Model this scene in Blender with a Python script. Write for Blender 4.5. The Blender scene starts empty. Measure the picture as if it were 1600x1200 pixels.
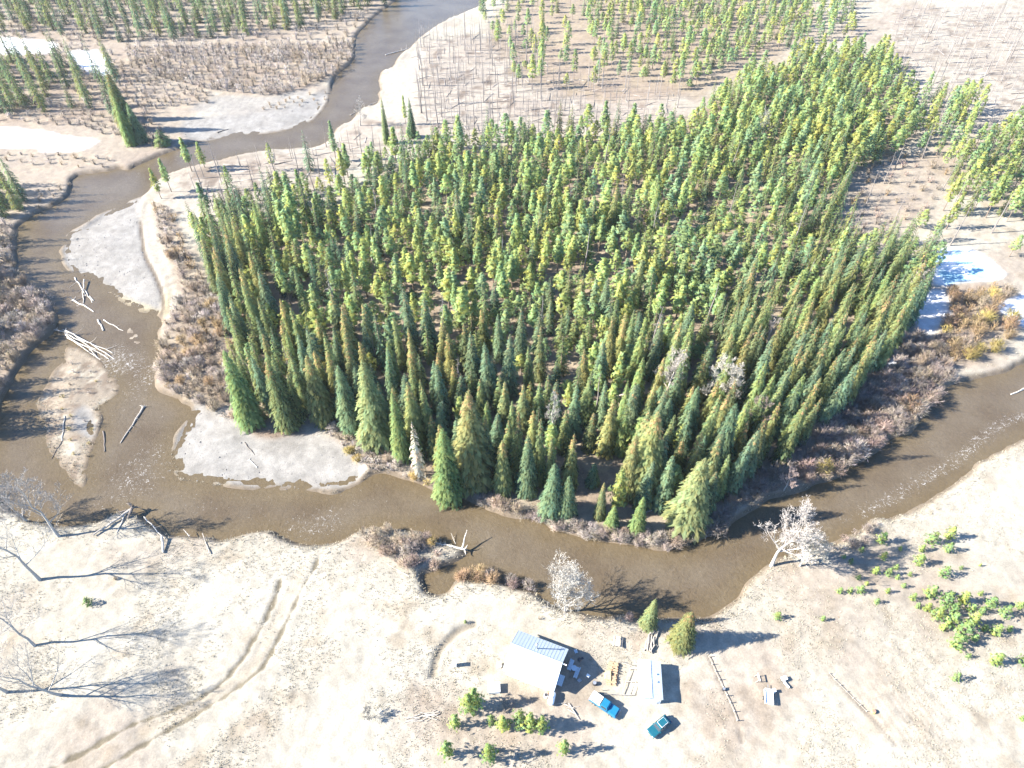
import bpy, bmesh, math, random
import numpy as np
from mathutils import Vector, Matrix

# ---------------------------------------------------------------- camera, sky, sun, exposure
scene = bpy.context.scene
CAM_H = 120.0
cam_data = bpy.data.cameras.new("camera")
cam = bpy.data.objects.new("camera", cam_data)
scene.collection.objects.link(cam)
cam.location = (0, 0, CAM_H)
cam.rotation_euler = (math.radians(45), 0, 0)
cam_data.sensor_width = 36.0
cam_data.lens = 24.0
cam_data.clip_start = 1.0
cam_data.clip_end = 9000.0
scene.camera = cam

SUN_ELEV = math.radians(33)
SHADOW_DIR = Vector((1.0, 0.09, 0)).normalized()          # where shadows fall on the ground
world = bpy.data.worlds.new("World")
scene.world = world
world.use_nodes = True
wn = world.node_tree.nodes
wl = world.node_tree.links
wn.clear()
wo = wn.new("ShaderNodeOutputWorld")
wb = wn.new("ShaderNodeBackground")
ws = wn.new("ShaderNodeTexSky")
ws.sky_type = 'NISHITA'
ws.sun_disc = False
ws.sun_elevation = SUN_ELEV
sx, sy = -SHADOW_DIR.x, -SHADOW_DIR.y
ws.sun_rotation = math.atan2(sx, sy)
ws.altitude = 700
ws.air_density = 1.0
ws.dust_density = 0.4
ws.ozone_density = 4.0
wb.inputs["Strength"].default_value = 0.085
wt = wn.new("ShaderNodeMix")
wt.data_type = 'RGBA'
wt.blend_type = 'MULTIPLY'
wt.inputs["Factor"].default_value = 1.0
wt.inputs["B"].default_value = (0.72, 0.93, 1.12, 1)      # the camera's daylight balance: open shade reads blue
wl.new(ws.outputs[0], wt.inputs["A"])
wl.new(wt.outputs["Result"], wb.inputs[0])
wl.new(wb.outputs[0], wo.inputs[0])

sun_data = bpy.data.lights.new("sun", 'SUN')
sun_data.energy = 5.0
sun_data.angle = math.radians(0.5)
sun_data.color = (1.0, 0.94, 0.85)
sun = bpy.data.objects.new("sun", sun_data)
scene.collection.objects.link(sun)
ldir = Vector((SHADOW_DIR.x * math.cos(SUN_ELEV), SHADOW_DIR.y * math.cos(SUN_ELEV), -math.sin(SUN_ELEV)))
sun.rotation_euler = ldir.to_track_quat('-Z', 'Y').to_euler()
sun.location = (-200, 0, 200)

scene.view_settings.view_transform = 'Standard'
scene.view_settings.look = 'None'
scene.view_settings.exposure = 2.3
scene.view_settings.gamma = 1.0
scene.view_settings.use_curve_mapping = False
scene.render.engine = 'CYCLES'
scene.cycles.max_bounces = 6
scene.cycles.diffuse_bounces = 4
scene.cycles.transparent_max_bounces = 14

COL = scene.collection
RNG = np.random.default_rng(7)
random.seed(7)
WATER_Z = -1.0


# ---------------------------------------------------------------- helpers: mapping, noise, polygons
def P(px, py, z=0.0):
    """Point of the survey picture (1600 x 1200) -> metres on the plane at height z."""
    u = (px - 800) / 1067.0
    v = (600 - py) / 1067.0
    h = CAM_H - z
    t = h / (0.70710678 * (1 - v))
    return (u * t, h * (1 + v) / (1 - v))


def top_height(bpx, bpy_, tpy):
    """height of a thing standing at base pixel whose tip shows at pixel row tpy"""
    _, Y = P(bpx, bpy_)
    v = (600 - tpy) / 1067.0
    return CAM_H - Y * (1 - v) / (1 + v)


def to_px(x, y, z=0.0):
    c = 0.70710678
    dz = z - CAM_H
    depth = y * c - dz * c
    up = y * c + dz * c
    return 800 + 1067 * x / depth, 600 - 1067 * up / depth


_tab = np.random.default_rng(99).random((256, 256))


def vnoise(x, y, scale=1.0, seed=0):
    x = np.asarray(x, float) / scale + seed * 17.31
    y = np.asarray(y, float) / scale + seed * 9.77
    xi = np.floor(x).astype(int)
    yi = np.floor(y).astype(int)
    fx = x - xi
    fy = y - yi
    fx = fx * fx * (3 - 2 * fx)
    fy = fy * fy * (3 - 2 * fy)
    a = _tab[xi & 255, yi & 255]
    b = _tab[(xi + 1) & 255, yi & 255]
    c = _tab[xi & 255, (yi + 1) & 255]
    d = _tab[(xi + 1) & 255, (yi + 1) & 255]
    return (a * (1 - fx) + b * fx) * (1 - fy) + (c * (1 - fx) + d * fx) * fy


def fbm(x, y, scale, seed=0, octv=4):
    s = 0
    amp = 0.5
    tot = 0
    for o in range(octv):
        s = s + amp * vnoise(x, y, scale / 2 ** o, seed + o * 3)
        tot += amp
        amp *= 0.55
    return s / tot


def smooth(e0, e1, x):
    t = np.clip((x - e0) / (e1 - e0), 0, 1)
    return t * t * (3 - 2 * t)


def world_poly(px, z=0.0, sub=3, closed=True):
    pts = np.array([P(a, b, z) for a, b in px])
    n = len(pts)
    out = []
    rng_i = range(n if closed else n - 1)
    for i in rng_i:
        if closed:
            p0, p1, p2, p3 = pts[(i - 1) % n], pts[i], pts[(i + 1) % n], pts[(i + 2) % n]
        else:
            p0, p1, p2, p3 = pts[max(i - 1, 0)], pts[i], pts[i + 1], pts[min(i + 2, n - 1)]
        for k in range(sub):
            t = k / sub
            out.append(0.5 * ((2 * p1) + (-p0 + p2) * t + (2 * p0 - 5 * p1 + 4 * p2 - p3) * t * t + (-p0 + 3 * p1 - 3 * p2 + p3) * t ** 3))
    if not closed:
        out.append(pts[-1])
    return np.array(out)


def inside_np(poly, x, y):
    x = np.asarray(x, float)
    y = np.asarray(y, float)
    r = np.zeros(x.shape, bool)
    n = len(poly)
    j = n - 1
    for i in range(n):
        xi, yi = poly[i]
        xj, yj = poly[j]
        if yi != yj:
            c = ((yi > y) != (yj > y)) & (x < (xj - xi) * (y - yi) / (yj - yi) + xi)
            r ^= c
        j = i
    return r


def dist_line(pts, x, y, closed):
    d = np.full(np.shape(x), 1e9)
    n = len(pts)
    for i in range(n if closed else n - 1):
        ax, ay = pts[i]
        bx, by = pts[(i + 1) % n]
        ex, ey = bx - ax, by - ay
        L = ex * ex + ey * ey + 1e-9
        t = np.clip(((x - ax) * ex + (y - ay) * ey) / L, 0, 1)
        q = (x - ax - t * ex) ** 2 + (y - ay - t * ey) ** 2
        np.minimum(d, q, out=d)
    return np.sqrt(d)


def sdf(poly, x, y):
    """negative inside"""
    d = dist_line(poly, x, y, True)
    return np.where(inside_np(poly, x, y), -d, d)


GX0, GX1, GY0, GY1, GS = -360.0, 380.0, 14.0, 520.0, 1.0
gxs = np.arange(GX0, GX1 + 0.1, GS)
gys = np.arange(GY0, GY1 + 0.1, GS)
GXX, GYY = np.meshgrid(gxs, gys, indexing='ij')


def sdf_grid(poly, margin=12.0):
    """signed distance field on the metre grid, exact within margin of the polygon's box, large outside"""
    poly = np.asarray(poly)
    x0, y0 = poly.min(0) - margin
    x1, y1 = poly.max(0) + margin
    i0, i1 = np.searchsorted(gxs, x0), np.searchsorted(gxs, x1)
    j0, j1 = np.searchsorted(gys, y0), np.searchsorted(gys, y1)
    out = np.full(GXX.shape, margin)
    if i1 > i0 and j1 > j0:
        out[i0:i1, j0:j1] = np.minimum(sdf(poly, GXX[i0:i1, j0:j1], GYY[i0:i1, j0:j1]), margin)
    return out


def line_grid(pts, margin=6.0):
    pts = np.asarray(pts)
    x0, y0 = pts.min(0) - margin
    x1, y1 = pts.max(0) + margin
    i0, i1 = np.searchsorted(gxs, x0), np.searchsorted(gxs, x1)
    j0, j1 = np.searchsorted(gys, y0), np.searchsorted(gys, y1)
    out = np.full(GXX.shape, margin)
    out[i0:i1, j0:j1] = np.minimum(dist_line(pts, GXX[i0:i1, j0:j1], GYY[i0:i1, j0:j1], False), margin)
    return out


def samp(field, x, y):
    fx = np.clip((np.asarray(x, float) - GX0) / GS, 0, len(gxs) - 1.001)
    fy = np.clip((np.asarray(y, float) - GY0) / GS, 0, len(gys) - 1.001)
    i = fx.astype(int)
    j = fy.astype(int)
    a = fx - i
    b = fy - j
    return (field[i, j] * (1 - a) + field[i + 1, j] * a) * (1 - b) + (field[i, j + 1] * (1 - a) + field[i + 1, j + 1] * a) * b


# ---------------------------------------------------------------- helpers: objects and materials
def tag(o, label=None, cat=None, group=None, kind=None):
    if label: o["label"] = label
    if cat: o["category"] = cat
    if group: o["group"] = group
    if kind: o["kind"] = kind
    return o


def empty(name, loc, rz=0.0, scale=None):
    o = bpy.data.objects.new(name, None)
    o.empty_display_size = 0.5
    COL.objects.link(o)
    o.location = loc
    o.rotation_euler = (0, 0, rz)
    if scale is not None:
        o.scale = scale
    return o


def mesh_np(name, V, F, C=None, mats=(), midx=None, smooth_sh=False, N=None):
    V = np.asarray(V, np.float32)
    F = np.asarray(F, np.int32)
    me = bpy.data.meshes.new(name)
    k = F.shape[1]
    me.vertices.add(len(V))
    me.vertices.foreach_set("co", V.ravel())
    me.loops.add(F.size)
    me.loops.foreach_set("vertex_index", F.ravel())
    me.polygons.add(len(F))
    me.polygons.foreach_set("loop_start", np.arange(0, F.size, k, dtype=np.int32))
    try:
        me.polygons.foreach_set("loop_total", np.full(len(F), k, np.int32))
    except Exception:
        pass
    for m in mats:
        me.materials.append(m)
    if midx is not None:
        me.polygons.foreach_set("material_index", np.asarray(midx, np.int32))
    me.polygons.foreach_set("use_smooth", np.full(len(F), smooth_sh))
    if C is not None:
        ca = me.attributes.new("Col", 'FLOAT_COLOR', 'POINT')
        C4 = np.ones((len(V), 4), np.float32)
        C4[:, :3] = C
        ca.data.foreach_set("color", C4.ravel())
    if N is not None:
        na = me.attributes.new("custom_normal", 'FLOAT_VECTOR', 'POINT')
        na.data.foreach_set("vector", np.asarray(N, np.float32).ravel())
    me.update(calc_edges=True)
    return me


def fattr(me, name, arr):
    a = me.attributes.new(name, 'FLOAT', 'POINT')
    a.data.foreach_set("value", np.asarray(arr, np.float32))


def add(name, me, parent=None, loc=None, rot=None):
    o = bpy.data.objects.new(name, me)
    COL.objects.link(o)
    if parent is not None:
        o.parent = parent
    if loc is not None:
        o.location = loc
    if rot is not None:
        o.rotation_euler = rot
    return o


def nt(name):
    m = bpy.data.materials.new(name)
    m.use_nodes = True
    n = m.node_tree.nodes
    n.clear()
    out = n.new("ShaderNodeOutputMaterial")
    return m, n, m.node_tree.links, out


def simple_mat(name, col, rough=0.7, metal=0.0, noise=0.15, nscale=3.0, bump=0.0, spec=0.4):
    m, n, l, out = nt(name)
    b = n.new("ShaderNodeBsdfPrincipled")
    b.inputs["Roughness"].default_value = rough
    b.inputs["Metallic"].default_value = metal
    b.inputs["Specular IOR Level"].default_value = spec
    tc = n.new("ShaderNodeTexCoord")
    no = n.new("ShaderNodeTexNoise")
    no.inputs["Scale"].default_value = nscale
    no.inputs["Detail"].default_value = 5
    l.new(tc.outputs["Object"], no.inputs["Vector"])
    mr = n.new("ShaderNodeMapRange")
    mr.inputs["From Min"].default_value = 0.25
    mr.inputs["From Max"].default_value = 0.75
    mr.inputs["To Min"].default_value = 1 - noise
    mr.inputs["To Max"].default_value = 1 + noise
    l.new(no.outputs["Fac"], mr.inputs["Value"])
    mx = n.new("ShaderNodeVectorMath")
    mx.operation = 'SCALE'
    mx.inputs[0].default_value = col
    l.new(mr.outputs[0], mx.inputs["Scale"])
    l.new(mx.outputs[0], b.inputs["Base Color"])
    if bump:
        bp = n.new("ShaderNodeBump")
        bp.inputs["Strength"].default_value = bump
        bp.inputs["Distance"].default_value = 0.05
        l.new(no.outputs["Fac"], bp.inputs["Height"])
        l.new(bp.outputs[0], b.inputs["Normal"])
    l.new(b.outputs[0], out.inputs[0])
    return m


def leaf_mat(name, col, trans=0.3, hue=0.03, val=0.25, porous=0.0):
    """vertex tint x per-object variation, part of the light passing through the needles"""
    m, n, l, out = nt(name)
    at = n.new("ShaderNodeAttribute")
    at.attribute_name = "Col"
    oi = n.new("ShaderNodeObjectInfo")
    mul = n.new("ShaderNodeMix")
    mul.data_type = 'RGBA'
    mul.blend_type = 'MULTIPLY'
    mul.inputs["Factor"].default_value = 1
    l.new(at.outputs["Color"], mul.inputs["A"])
    mul.inputs["B"].default_value = (*col, 1)
    hs = n.new("ShaderNodeHueSaturation")
    l.new(mul.outputs["Result"], hs.inputs["Color"])
    mr = n.new("ShaderNodeMapRange")
    mr.inputs["To Min"].default_value = 0.5 - hue
    mr.inputs["To Max"].default_value = 0.5 + hue
    l.new(oi.outputs["Random"], mr.inputs["Value"])
    l.new(mr.outputs[0], hs.inputs["Hue"])
    ma = n.new("ShaderNodeMath")
    ma.operation = 'MULTIPLY'
    ma.inputs[1].default_value = 7.31
    l.new(oi.outputs["Random"], ma.inputs[0])
    fr = n.new("ShaderNodeMath")
    fr.operation = 'FRACT'
    l.new(ma.outputs[0], fr.inputs[0])
    mr2 = n.new("ShaderNodeMapRange")
    mr2.inputs["To Min"].default_value = 1 - val
    mr2.inputs["To Max"].default_value = 1 + val
    l.new(fr.outputs[0], mr2.inputs["Value"])
    l.new(mr2.outputs[0], hs.inputs["Value"])
    d = n.new("ShaderNodeBsdfDiffuse")
    l.new(hs.outputs[0], d.inputs["Color"])
    if trans > 0:
        t = n.new("ShaderNodeBsdfTranslucent")
        l.new(hs.outputs[0], t.inputs["Color"])
        mx = n.new("ShaderNodeMixShader")
        mx.inputs[0].default_value = trans
        l.new(d.outputs[0], mx.inputs[1])
        l.new(t.outputs[0], mx.inputs[2])
        last = mx
    else:
        last = d
    if porous > 0:                      # gaps between needles finer than the modelled sprays
        tp = n.new("ShaderNodeBsdfTransparent")
        px_ = n.new("ShaderNodeMixShader")
        px_.inputs[0].default_value = porous
        l.new(last.outputs[0], px_.inputs[1])
        l.new(tp.outputs[0], px_.inputs[2])
        last = px_
    l.new(last.outputs[0], out.inputs[0])
    return m


M = {}
M['spruce'] = leaf_mat("spruce_needles", (2.0, 1.92, 1.9), 0.45, hue=0.010, val=0.18, porous=0.32)
M['pine'] = leaf_mat("pine_needles", (1.88, 1.84, 2.55), 0.48, hue=0.010, val=0.15, porous=0.36)
M['twig'] = leaf_mat("bare_twigs", (1, 1, 1), 0.0, hue=0.015, val=0.22)
M['straw'] = leaf_mat("dry_grass_blades", (1, 1, 1), 0.3, hue=0.0, val=0.0)
M['bark'] = simple_mat("conifer_bark", (0.16, 0.12, 0.09), 0.9, noise=0.35, nscale=4)
M['pale_bark'] = simple_mat("bleached_bark", (0.33, 0.31, 0.275), 0.85, noise=0.3, nscale=3)
M['snag'] = simple_mat("weathered_snag_wood", (0.17, 0.15, 0.135), 0.9, noise=0.35, nscale=2)
M['drift'] = simple_mat("driftwood", (0.40, 0.37, 0.32), 0.85, noise=0.3, nscale=3)
M['darkwood'] = simple_mat("wet_dark_wood", (0.12, 0.10, 0.085), 0.8, noise=0.3, nscale=3)
M['greywood'] = simple_mat("grey_weathered_wood", (0.30, 0.27, 0.23), 0.85, noise=0.3, nscale=4)
M['brownwood'] = simple_mat("split_firewood", (0.34, 0.24, 0.15), 0.85, noise=0.4, nscale=6)
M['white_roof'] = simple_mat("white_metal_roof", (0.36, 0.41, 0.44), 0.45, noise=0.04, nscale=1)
M['white'] = simple_mat("white_paint", (0.78, 0.77, 0.74), 0.5, noise=0.06, nscale=2)
M['siding'] = simple_mat("pale_siding", (0.55, 0.52, 0.47), 0.7, noise=0.1, nscale=2)
M['teal'] = simple_mat("teal_car_paint", (0.010, 0.115, 0.21), 0.3, metal=0.0, noise=0.03, spec=0.6)
M['dteal'] = simple_mat("dark_teal_car_paint", (0.008, 0.075, 0.10), 0.3, noise=0.03, spec=0.6)
M['glass'] = simple_mat("dark_window_glass", (0.03, 0.04, 0.05), 0.08, noise=0.0, spec=0.8)
M['rubber'] = simple_mat("black_rubber", (0.03, 0.03, 0.03), 0.9, noise=0.1)
M['steel'] = simple_mat("grey_steel", (0.35, 0.36, 0.37), 0.4, metal=0.6, noise=0.1)
M['black'] = simple_mat("black_plastic", (0.035, 0.035, 0.04), 0.6, noise=0.1)
M['bluegrey'] = simple_mat("pale_blue_plastic", (0.42, 0.50, 0.56), 0.5, noise=0.08)
M['ochre'] = simple_mat("ochre_tarp", (0.50, 0.38, 0.14), 0.7, noise=0.2)
M['brick'] = simple_mat("rust_brown_metal", (0.28, 0.15, 0.10), 0.8, noise=0.2)
M['lamp'] = simple_mat("headlight_lens", (0.7, 0.7, 0.68), 0.15, noise=0.0, spec=0.8)
M['redlamp'] = simple_mat("tail_light_lens", (0.35, 0.02, 0.02), 0.2, noise=0.0, spec=0.6)


def bm_obj(name, bm, mat, parent=None, loc=None, rot=None, smooth_sh=False):
    me = bpy.data.meshes.new(name)
    bm.normal_update()
    bm.to_mesh(me)
    bm.free()
    if mat is not None:
        me.materials.append(mat)
    if smooth_sh:
        me.polygons.foreach_set("use_smooth", np.ones(len(me.polygons), bool))
    return add(name, me, parent, loc, rot)


def bm_box(bm, size, loc=(0, 0, 0), rot=(0, 0, 0), taper=(1, 1), shift=(0, 0), bevel=0.0):
    """box centred at loc; the top face scaled by taper and moved by shift"""
    r = bmesh.ops.create_cube(bm, size=1.0)
    vs = r['verts']
    from mathutils import Euler
    R = Euler(rot).to_matrix()
    for v in vs:
        top = v.co.z > 0
        c = Vector((v.co.x * size[0], v.co.y * size[1], v.co.z * size[2]))
        if top:
            c.x = c.x * taper[0] + shift[0]
            c.y = c.y * taper[1] + shift[1]
        v.co = R @ c + Vector(loc)
    if bevel:
        es = {e for v in vs for e in v.link_edges}
        bmesh.ops.bevel(bm, geom=list(es), offset=bevel, segments=2, affect='EDGES', profile=0.6)


def box(name, size, loc, mat, parent=None, rot=(0, 0, 0), taper=(1, 1), shift=(0, 0), bevel=0.0):
    bm = bmesh.new()
    bm_box(bm, size, (0, 0, 0), (0, 0, 0), taper, shift, bevel)
    return bm_obj(name, bm, mat, parent, loc, rot)


def tube_np(pts, rad, sides=6, cap=True):
    pts = [Vector(p) for p in pts]
    V = []
    F = []
    for i, p in enumerate(pts):
        d = (pts[min(i + 1, len(pts) - 1)] - pts[max(i - 1, 0)])
        if d.length < 1e-6:
            d = Vector((0, 0, 1))
        d.normalize()
        a = Vector((0, 0, 1)) if abs(d.z) < 0.9 else Vector((1, 0, 0))
        u = d.cross(a).normalized()
        w = d.cross(u)
        for k in range(sides):
            an = 2 * math.pi * k / sides
            V.append(p + (u * math.cos(an) + w * math.sin(an)) * rad[i])
    for i in range(len(pts) - 1):
        for k in range(sides):
            a0 = i * sides + k
            a1 = i * sides + (k + 1) % sides
            F.append((a0, a1, a1 + sides))
            F.append((a0, a1 + sides, a0 + sides))
    if cap:
        for base, flip in ((0, True), ((len(pts) - 1) * sides, False)):
            for k in range(1, sides - 1):
                t = (base, base + k, base + k + 1)
                F.append(t[::-1] if flip else t)
    return [tuple(v) for v in V], F


def soft_normals(V, F, up, keep=0.5):
    """needle sprays shade like the rounded crown they belong to: normals lean outward from the stem (up = share of lift)"""
    r = np.sqrt(V[:, 0] ** 2 + V[:, 1] ** 2) + 1e-4
    out = np.stack([V[:, 0] / r * np.minimum(1, r / 0.25), V[:, 1] / r * np.minimum(1, r / 0.25), np.full(len(V), up)], -1)
    out /= np.linalg.norm(out, axis=1, keepdims=True)
    fn = np.cross(V[F[:, 1]] - V[F[:, 0]], V[F[:, 2]] - V[F[:, 0]])
    fn /= np.linalg.norm(fn, axis=1, keepdims=True) + 1e-9
    flip = (fn * out[F[:, 0]]).sum(1) < 0
    F = F.copy()
    F[flip] = F[flip][:, ::-1]
    fn[flip] *= -1
    vn = np.zeros_like(V)
    for k in range(3):
        vn[F[:, k]] += fn
    vn /= np.linalg.norm(vn, axis=1, keepdims=True) + 1e-9
    N = out * (1 - keep) + vn * keep
    N /= np.linalg.norm(N, axis=1, keepdims=True) + 1e-9
    return F, N


class Geo:
    """collects triangles with a tint"""
    def __init__(self):
        self.V = []
        self.F = []
        self.C = []
        self.n = 0

    def tris(self, V, F, col=(1, 1, 1)):
        self.V.extend(V)
        self.F.extend([(a + self.n, b + self.n, c + self.n) for a, b, c in F])
        self.C.extend([col] * len(V))
        self.n += len(V)

    def kite(self, a, b, s, w, mid=0.5, col=(1, 1, 1), lift=0.0):
        """leaf shape from a to b, half width w along unit vector s"""
        mx = a[0] + (b[0] - a[0]) * mid
        my = a[1] + (b[1] - a[1]) * mid
        mz = a[2] + (b[2] - a[2]) * mid + lift
        self.V.extend([a, (mx + s[0] * w, my + s[1] * w, mz + s[2] * w), b, (mx - s[0] * w, my - s[1] * w, mz - s[2] * w)])
        n = self.n
        self.F.extend([(n, n + 1, n + 2), (n, n + 2, n + 3)])
        self.C.extend([col] * 4)
        self.n += 4

    def tube(self, pts, rad, sides=5, col=(1, 1, 1), cap=False):
        v, f = tube_np(pts, rad, sides, cap)
        self.tris(v, f, col)

    def arrays(self):
        return np.array(self.V, np.float32), np.array(self.F, np.int32), np.array(self.C, np.float32)

    def mesh(self, name, mat, smooth_sh=False, soft=None):
        V, F, C = self.arrays()
        if soft is None:
            return mesh_np(name, V, F, C, (mat,), None, smooth_sh)
        F, N = soft_normals(V, F, soft)
        return mesh_np(name, V, F, C, (mat,), None, True, N)
# ---------------------------------------------------------------- the river's shape and the ground zones
OUTER = [(660, -20), (600, 15), (565, 45), (555, 67), (555, 90), (540, 107), (525, 119), (517, 140), (512, 160), (492, 185), (462, 200), (430, 207), (400, 210), (375, 212), (325, 220),
         (300, 224), (275, 235), (250, 244), (230, 252), (200, 266), (185, 264), (170, 268), (120, 277), (110, 300), (95, 315), (62, 332), (35, 350), (28, 365), (25, 400), (28, 425), (45, 445), (72, 462),
         (80, 480), (92, 500), (86, 516), (70, 532), (48, 552), (30, 582), (10, 612), (0, 640), (-8, 675), (-20, 700), (-40, 730), (-20, 765), (2, 778), (25, 800), (50, 812), (92, 825),
         (125, 822), (152, 817), (185, 800), (210, 797), (230, 812), (250, 827), (287, 837), (362, 840), (400, 832), (427, 832), (450, 842), (472, 849), (512, 849), (540, 840), (558, 832), (580, 826),
         (625, 827), (660, 836), (687, 850), (725, 860), (731, 870), (702, 882), (675, 892), (663, 900), (665, 920), (676, 928), (697, 927), (707, 912), (722, 905), (750, 907), (775, 910), (802, 916),
         (832, 925), (882, 955), (937, 960), (972, 965), (1000, 970), (1050, 968), (1087, 965), (1112, 957), (1150, 937), (1165, 915), (1190, 892), (1205, 880), (1245, 865), (1285, 852), (1310, 845), (1340, 825),
         (1365, 812), (1390, 812), (1412, 805), (1450, 785), (1475, 765), (1500, 747), (1530, 720), (1562, 702), (1600, 685), (1680, 640), (1800, 580)]
INNER = [(1800, 470), (1680, 540), (1600, 567), (1550, 587), (1500, 597), (1475, 607), (1462, 632), (1440, 647), (1420, 672), (1385, 692), (1360, 712), (1325, 735), (1295, 752), (1250, 772), (1187, 790), (1147, 820),
         (1130, 835), (1082, 850), (1037, 860), (975, 852), (930, 845), (867, 830), (832, 812), (800, 806), (762, 795), (712, 777), (670, 759), (625, 746), (600, 741), (575, 748), (555, 762),
         (520, 772), (462, 767), (400, 765), (350, 759), (287, 755), (266, 736), (265, 708), (275, 680), (290, 655), (298, 638), (284, 632), (262, 617), (248, 608), (242, 587), (250, 565), (246, 530), (250, 505),
         (246, 493), (207, 482), (175, 462), (145, 442), (117, 430), (97, 410), (98, 380), (110, 362), (132, 352), (160, 332), (210, 311), (228, 300), (240, 288), (262, 272), (300, 260), (350, 248), (400, 238),
         (437, 233), (475, 232), (505, 225), (520, 210), (535, 194), (550, 187), (562, 172), (590, 160), (592, 135), (597, 112), (612, 105), (625, 87), (640, 75), (655, 60), (700, 30), (760, 0)]
ISLAND = [(107, 541), (130, 547), (160, 567), (190, 600), (175, 627), (160, 637), (157, 655), (150, 695), (137, 725), (127, 763), (107, 750), (97, 730), (80, 712), (70, 682), (56, 634), (72, 602), (96, 562)]
SHOAL = [(190, 512), (205, 506), (222, 520), (229, 540), (222, 546), (203, 534)]

river_poly = world_poly(OUTER + INNER, WATER_Z, 3)
isl_poly = world_poly(ISLAND, WATER_Z, 3)
shoal_poly = world_poly(SHOAL, WATER_Z, 3)
wx = (fbm(GXX, GYY, 5.0, 21, 3) - 0.5) * 2.2
wy = (fbm(GXX, GYY, 5.0, 22, 3) - 0.5) * 2.2
_riv = sdf(river_poly, GXX + wx, GYY + wy)
_isl = sdf(isl_poly, GXX + wx, GYY + wy)
_sho = sdf(shoal_poly, GXX + wx, GYY + wy)
LAND = np.maximum(_riv, -_isl)                       # distance to the water's edge, positive on land
SHO = -_sho


def zone(px, z=0.0, soft=1.5, warp=1.0, margin=12.0):
    f = sdf_grid(world_poly(px, z, 2), margin)
    f = f + (fbm(GXX, GYY, 4.0, 31, 3) - 0.5) * 2 * warp
    return smooth(soft, -soft, f)


Z = {}
Z['bar'] = np.maximum.reduce([
    zone([(105, 362), (132, 354), (160, 333), (210, 312), (226, 306), (218, 330), (222, 360), (225, 390), (240, 420), (255, 450), (256, 475), (247, 492), (207, 482), (175, 462), (145, 442), (117, 430), (98, 408), (98, 380)], WATER_Z, 0.8, 0.6),
    zone([(300, 636), (340, 636), (362, 655), (385, 680), (430, 690), (480, 680), (520, 690), (555, 715), (570, 740), (540, 765), (462, 768), (350, 760), (287, 756), (264, 735), (262, 705), (275, 680)], WATER_Z, 1.0, 0.8),
    zone([(118, 640), (130, 634), (145, 648), (152, 670), (148, 685), (130, 682), (114, 662)], -0.5, 0.6, 0.5),
    zone([(290, 190), (380, 180), (440, 170), (495, 150), (516, 142), (510, 162), (492, 186), (462, 201), (400, 211), (325, 221), (290, 215)], WATER_Z, 2.0, 1.0),
    zone([(340, 150), (420, 150), (480, 140), (470, 165), (380, 178), (300, 170)], 0, 2, 1.5) * 0.7,
])
Z['sand'] = np.maximum.reduce([
    zone([(593, 160), (594, 130), (600, 112), (615, 104), (628, 88), (650, 70), (660, 90), (655, 140), (640, 165), (610, 180), (560, 185), (545, 200), (520, 220), (480, 236), (440, 240), (437, 233), (505, 224), (535, 193), (562, 173)], 0, 2.0, 1.5),
    zone([(248, 500), (262, 470), (262, 430), (240, 395), (228, 360), (226, 325), (232, 320), (246, 370), (262, 410), (275, 450), (272, 490)], 0, 1.0, 0.8),
])
Z['snow'] = np.maximum.reduce([
    zone([(1463, 393), (1500, 388), (1530, 396), (1570, 428), (1550, 438), (1500, 440), (1460, 444)], 0, 0.8, 0.8),
    zone([(1428, 480), (1445, 460), (1478, 452), (1480, 500), (1455, 520), (1435, 510)], 0, 1.2, 1.0) * 0.85,
    zone([(1555, 477), (1580, 466), (1640, 450), (1640, 515), (1598, 508), (1577, 497)], 0, 0.7, 0.6),
    zone([(1380, 575), (1395, 560), (1400, 575), (1388, 590)], 0, 0.8, 0.6),
    zone([(-40, 200), (30, 201), (77, 206), (110, 214), (150, 217), (146, 225), (120, 236), (67, 236), (50, 229), (-40, 228)], 0, 1.5, 1.0),
    zone([(-60, 60), (60, 62), (88, 72), (80, 82), (20, 84), (-60, 80)], 0, 2.5, 1.5),
    zone([(105, 82), (150, 80), (168, 95), (166, 117), (140, 115)], 0, 2.0, 1.5),
])
Z['ice_shade_tint'] = zone([(1463, 393), (1500, 388), (1530, 396), (1570, 428), (1550, 438), (1500, 440), (1460, 444)], 0, 0.8, 0.8)  # pond area that gets the blue of shade painted in
Z['forest'] = np.maximum.reduce([
    zone([(385, 660), (455, 666), (515, 656), (560, 672), (600, 694), (640, 730), (690, 766), (760, 775), (850, 795), (960, 812), (1040, 815), (1100, 805), (1160, 765), (1225, 715), (1290, 655), (1345, 590), (1385, 540), (1420, 490),
          (1440, 440), (1330, 400), (1310, 360), (1320, 300), (1350, 260), (1430, 215), (1390, 120), (1250, 95), (1120, 150), (1060, 200), (850, 220), (700, 240), (610, 270), (520, 320), (400, 345), (315, 375), (350, 490), (375, 600)], 0, 4, 3),
    zone([(820, 130), (1080, 150), (1250, 66), (1250, -10), (800, -10)], 0, 6, 4) * 0.8,
    zone([(1440, 250), (1600, 340), (1700, 300), (1700, 190), (1500, 210)], 0, 6, 4) * 0.6,
    zone([(-80, 190), (60, 192), (170, 190), (230, 225), (240, 190), (190, 90), (60, 90), (-80, 90)], 0, 5, 3),
])
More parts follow.
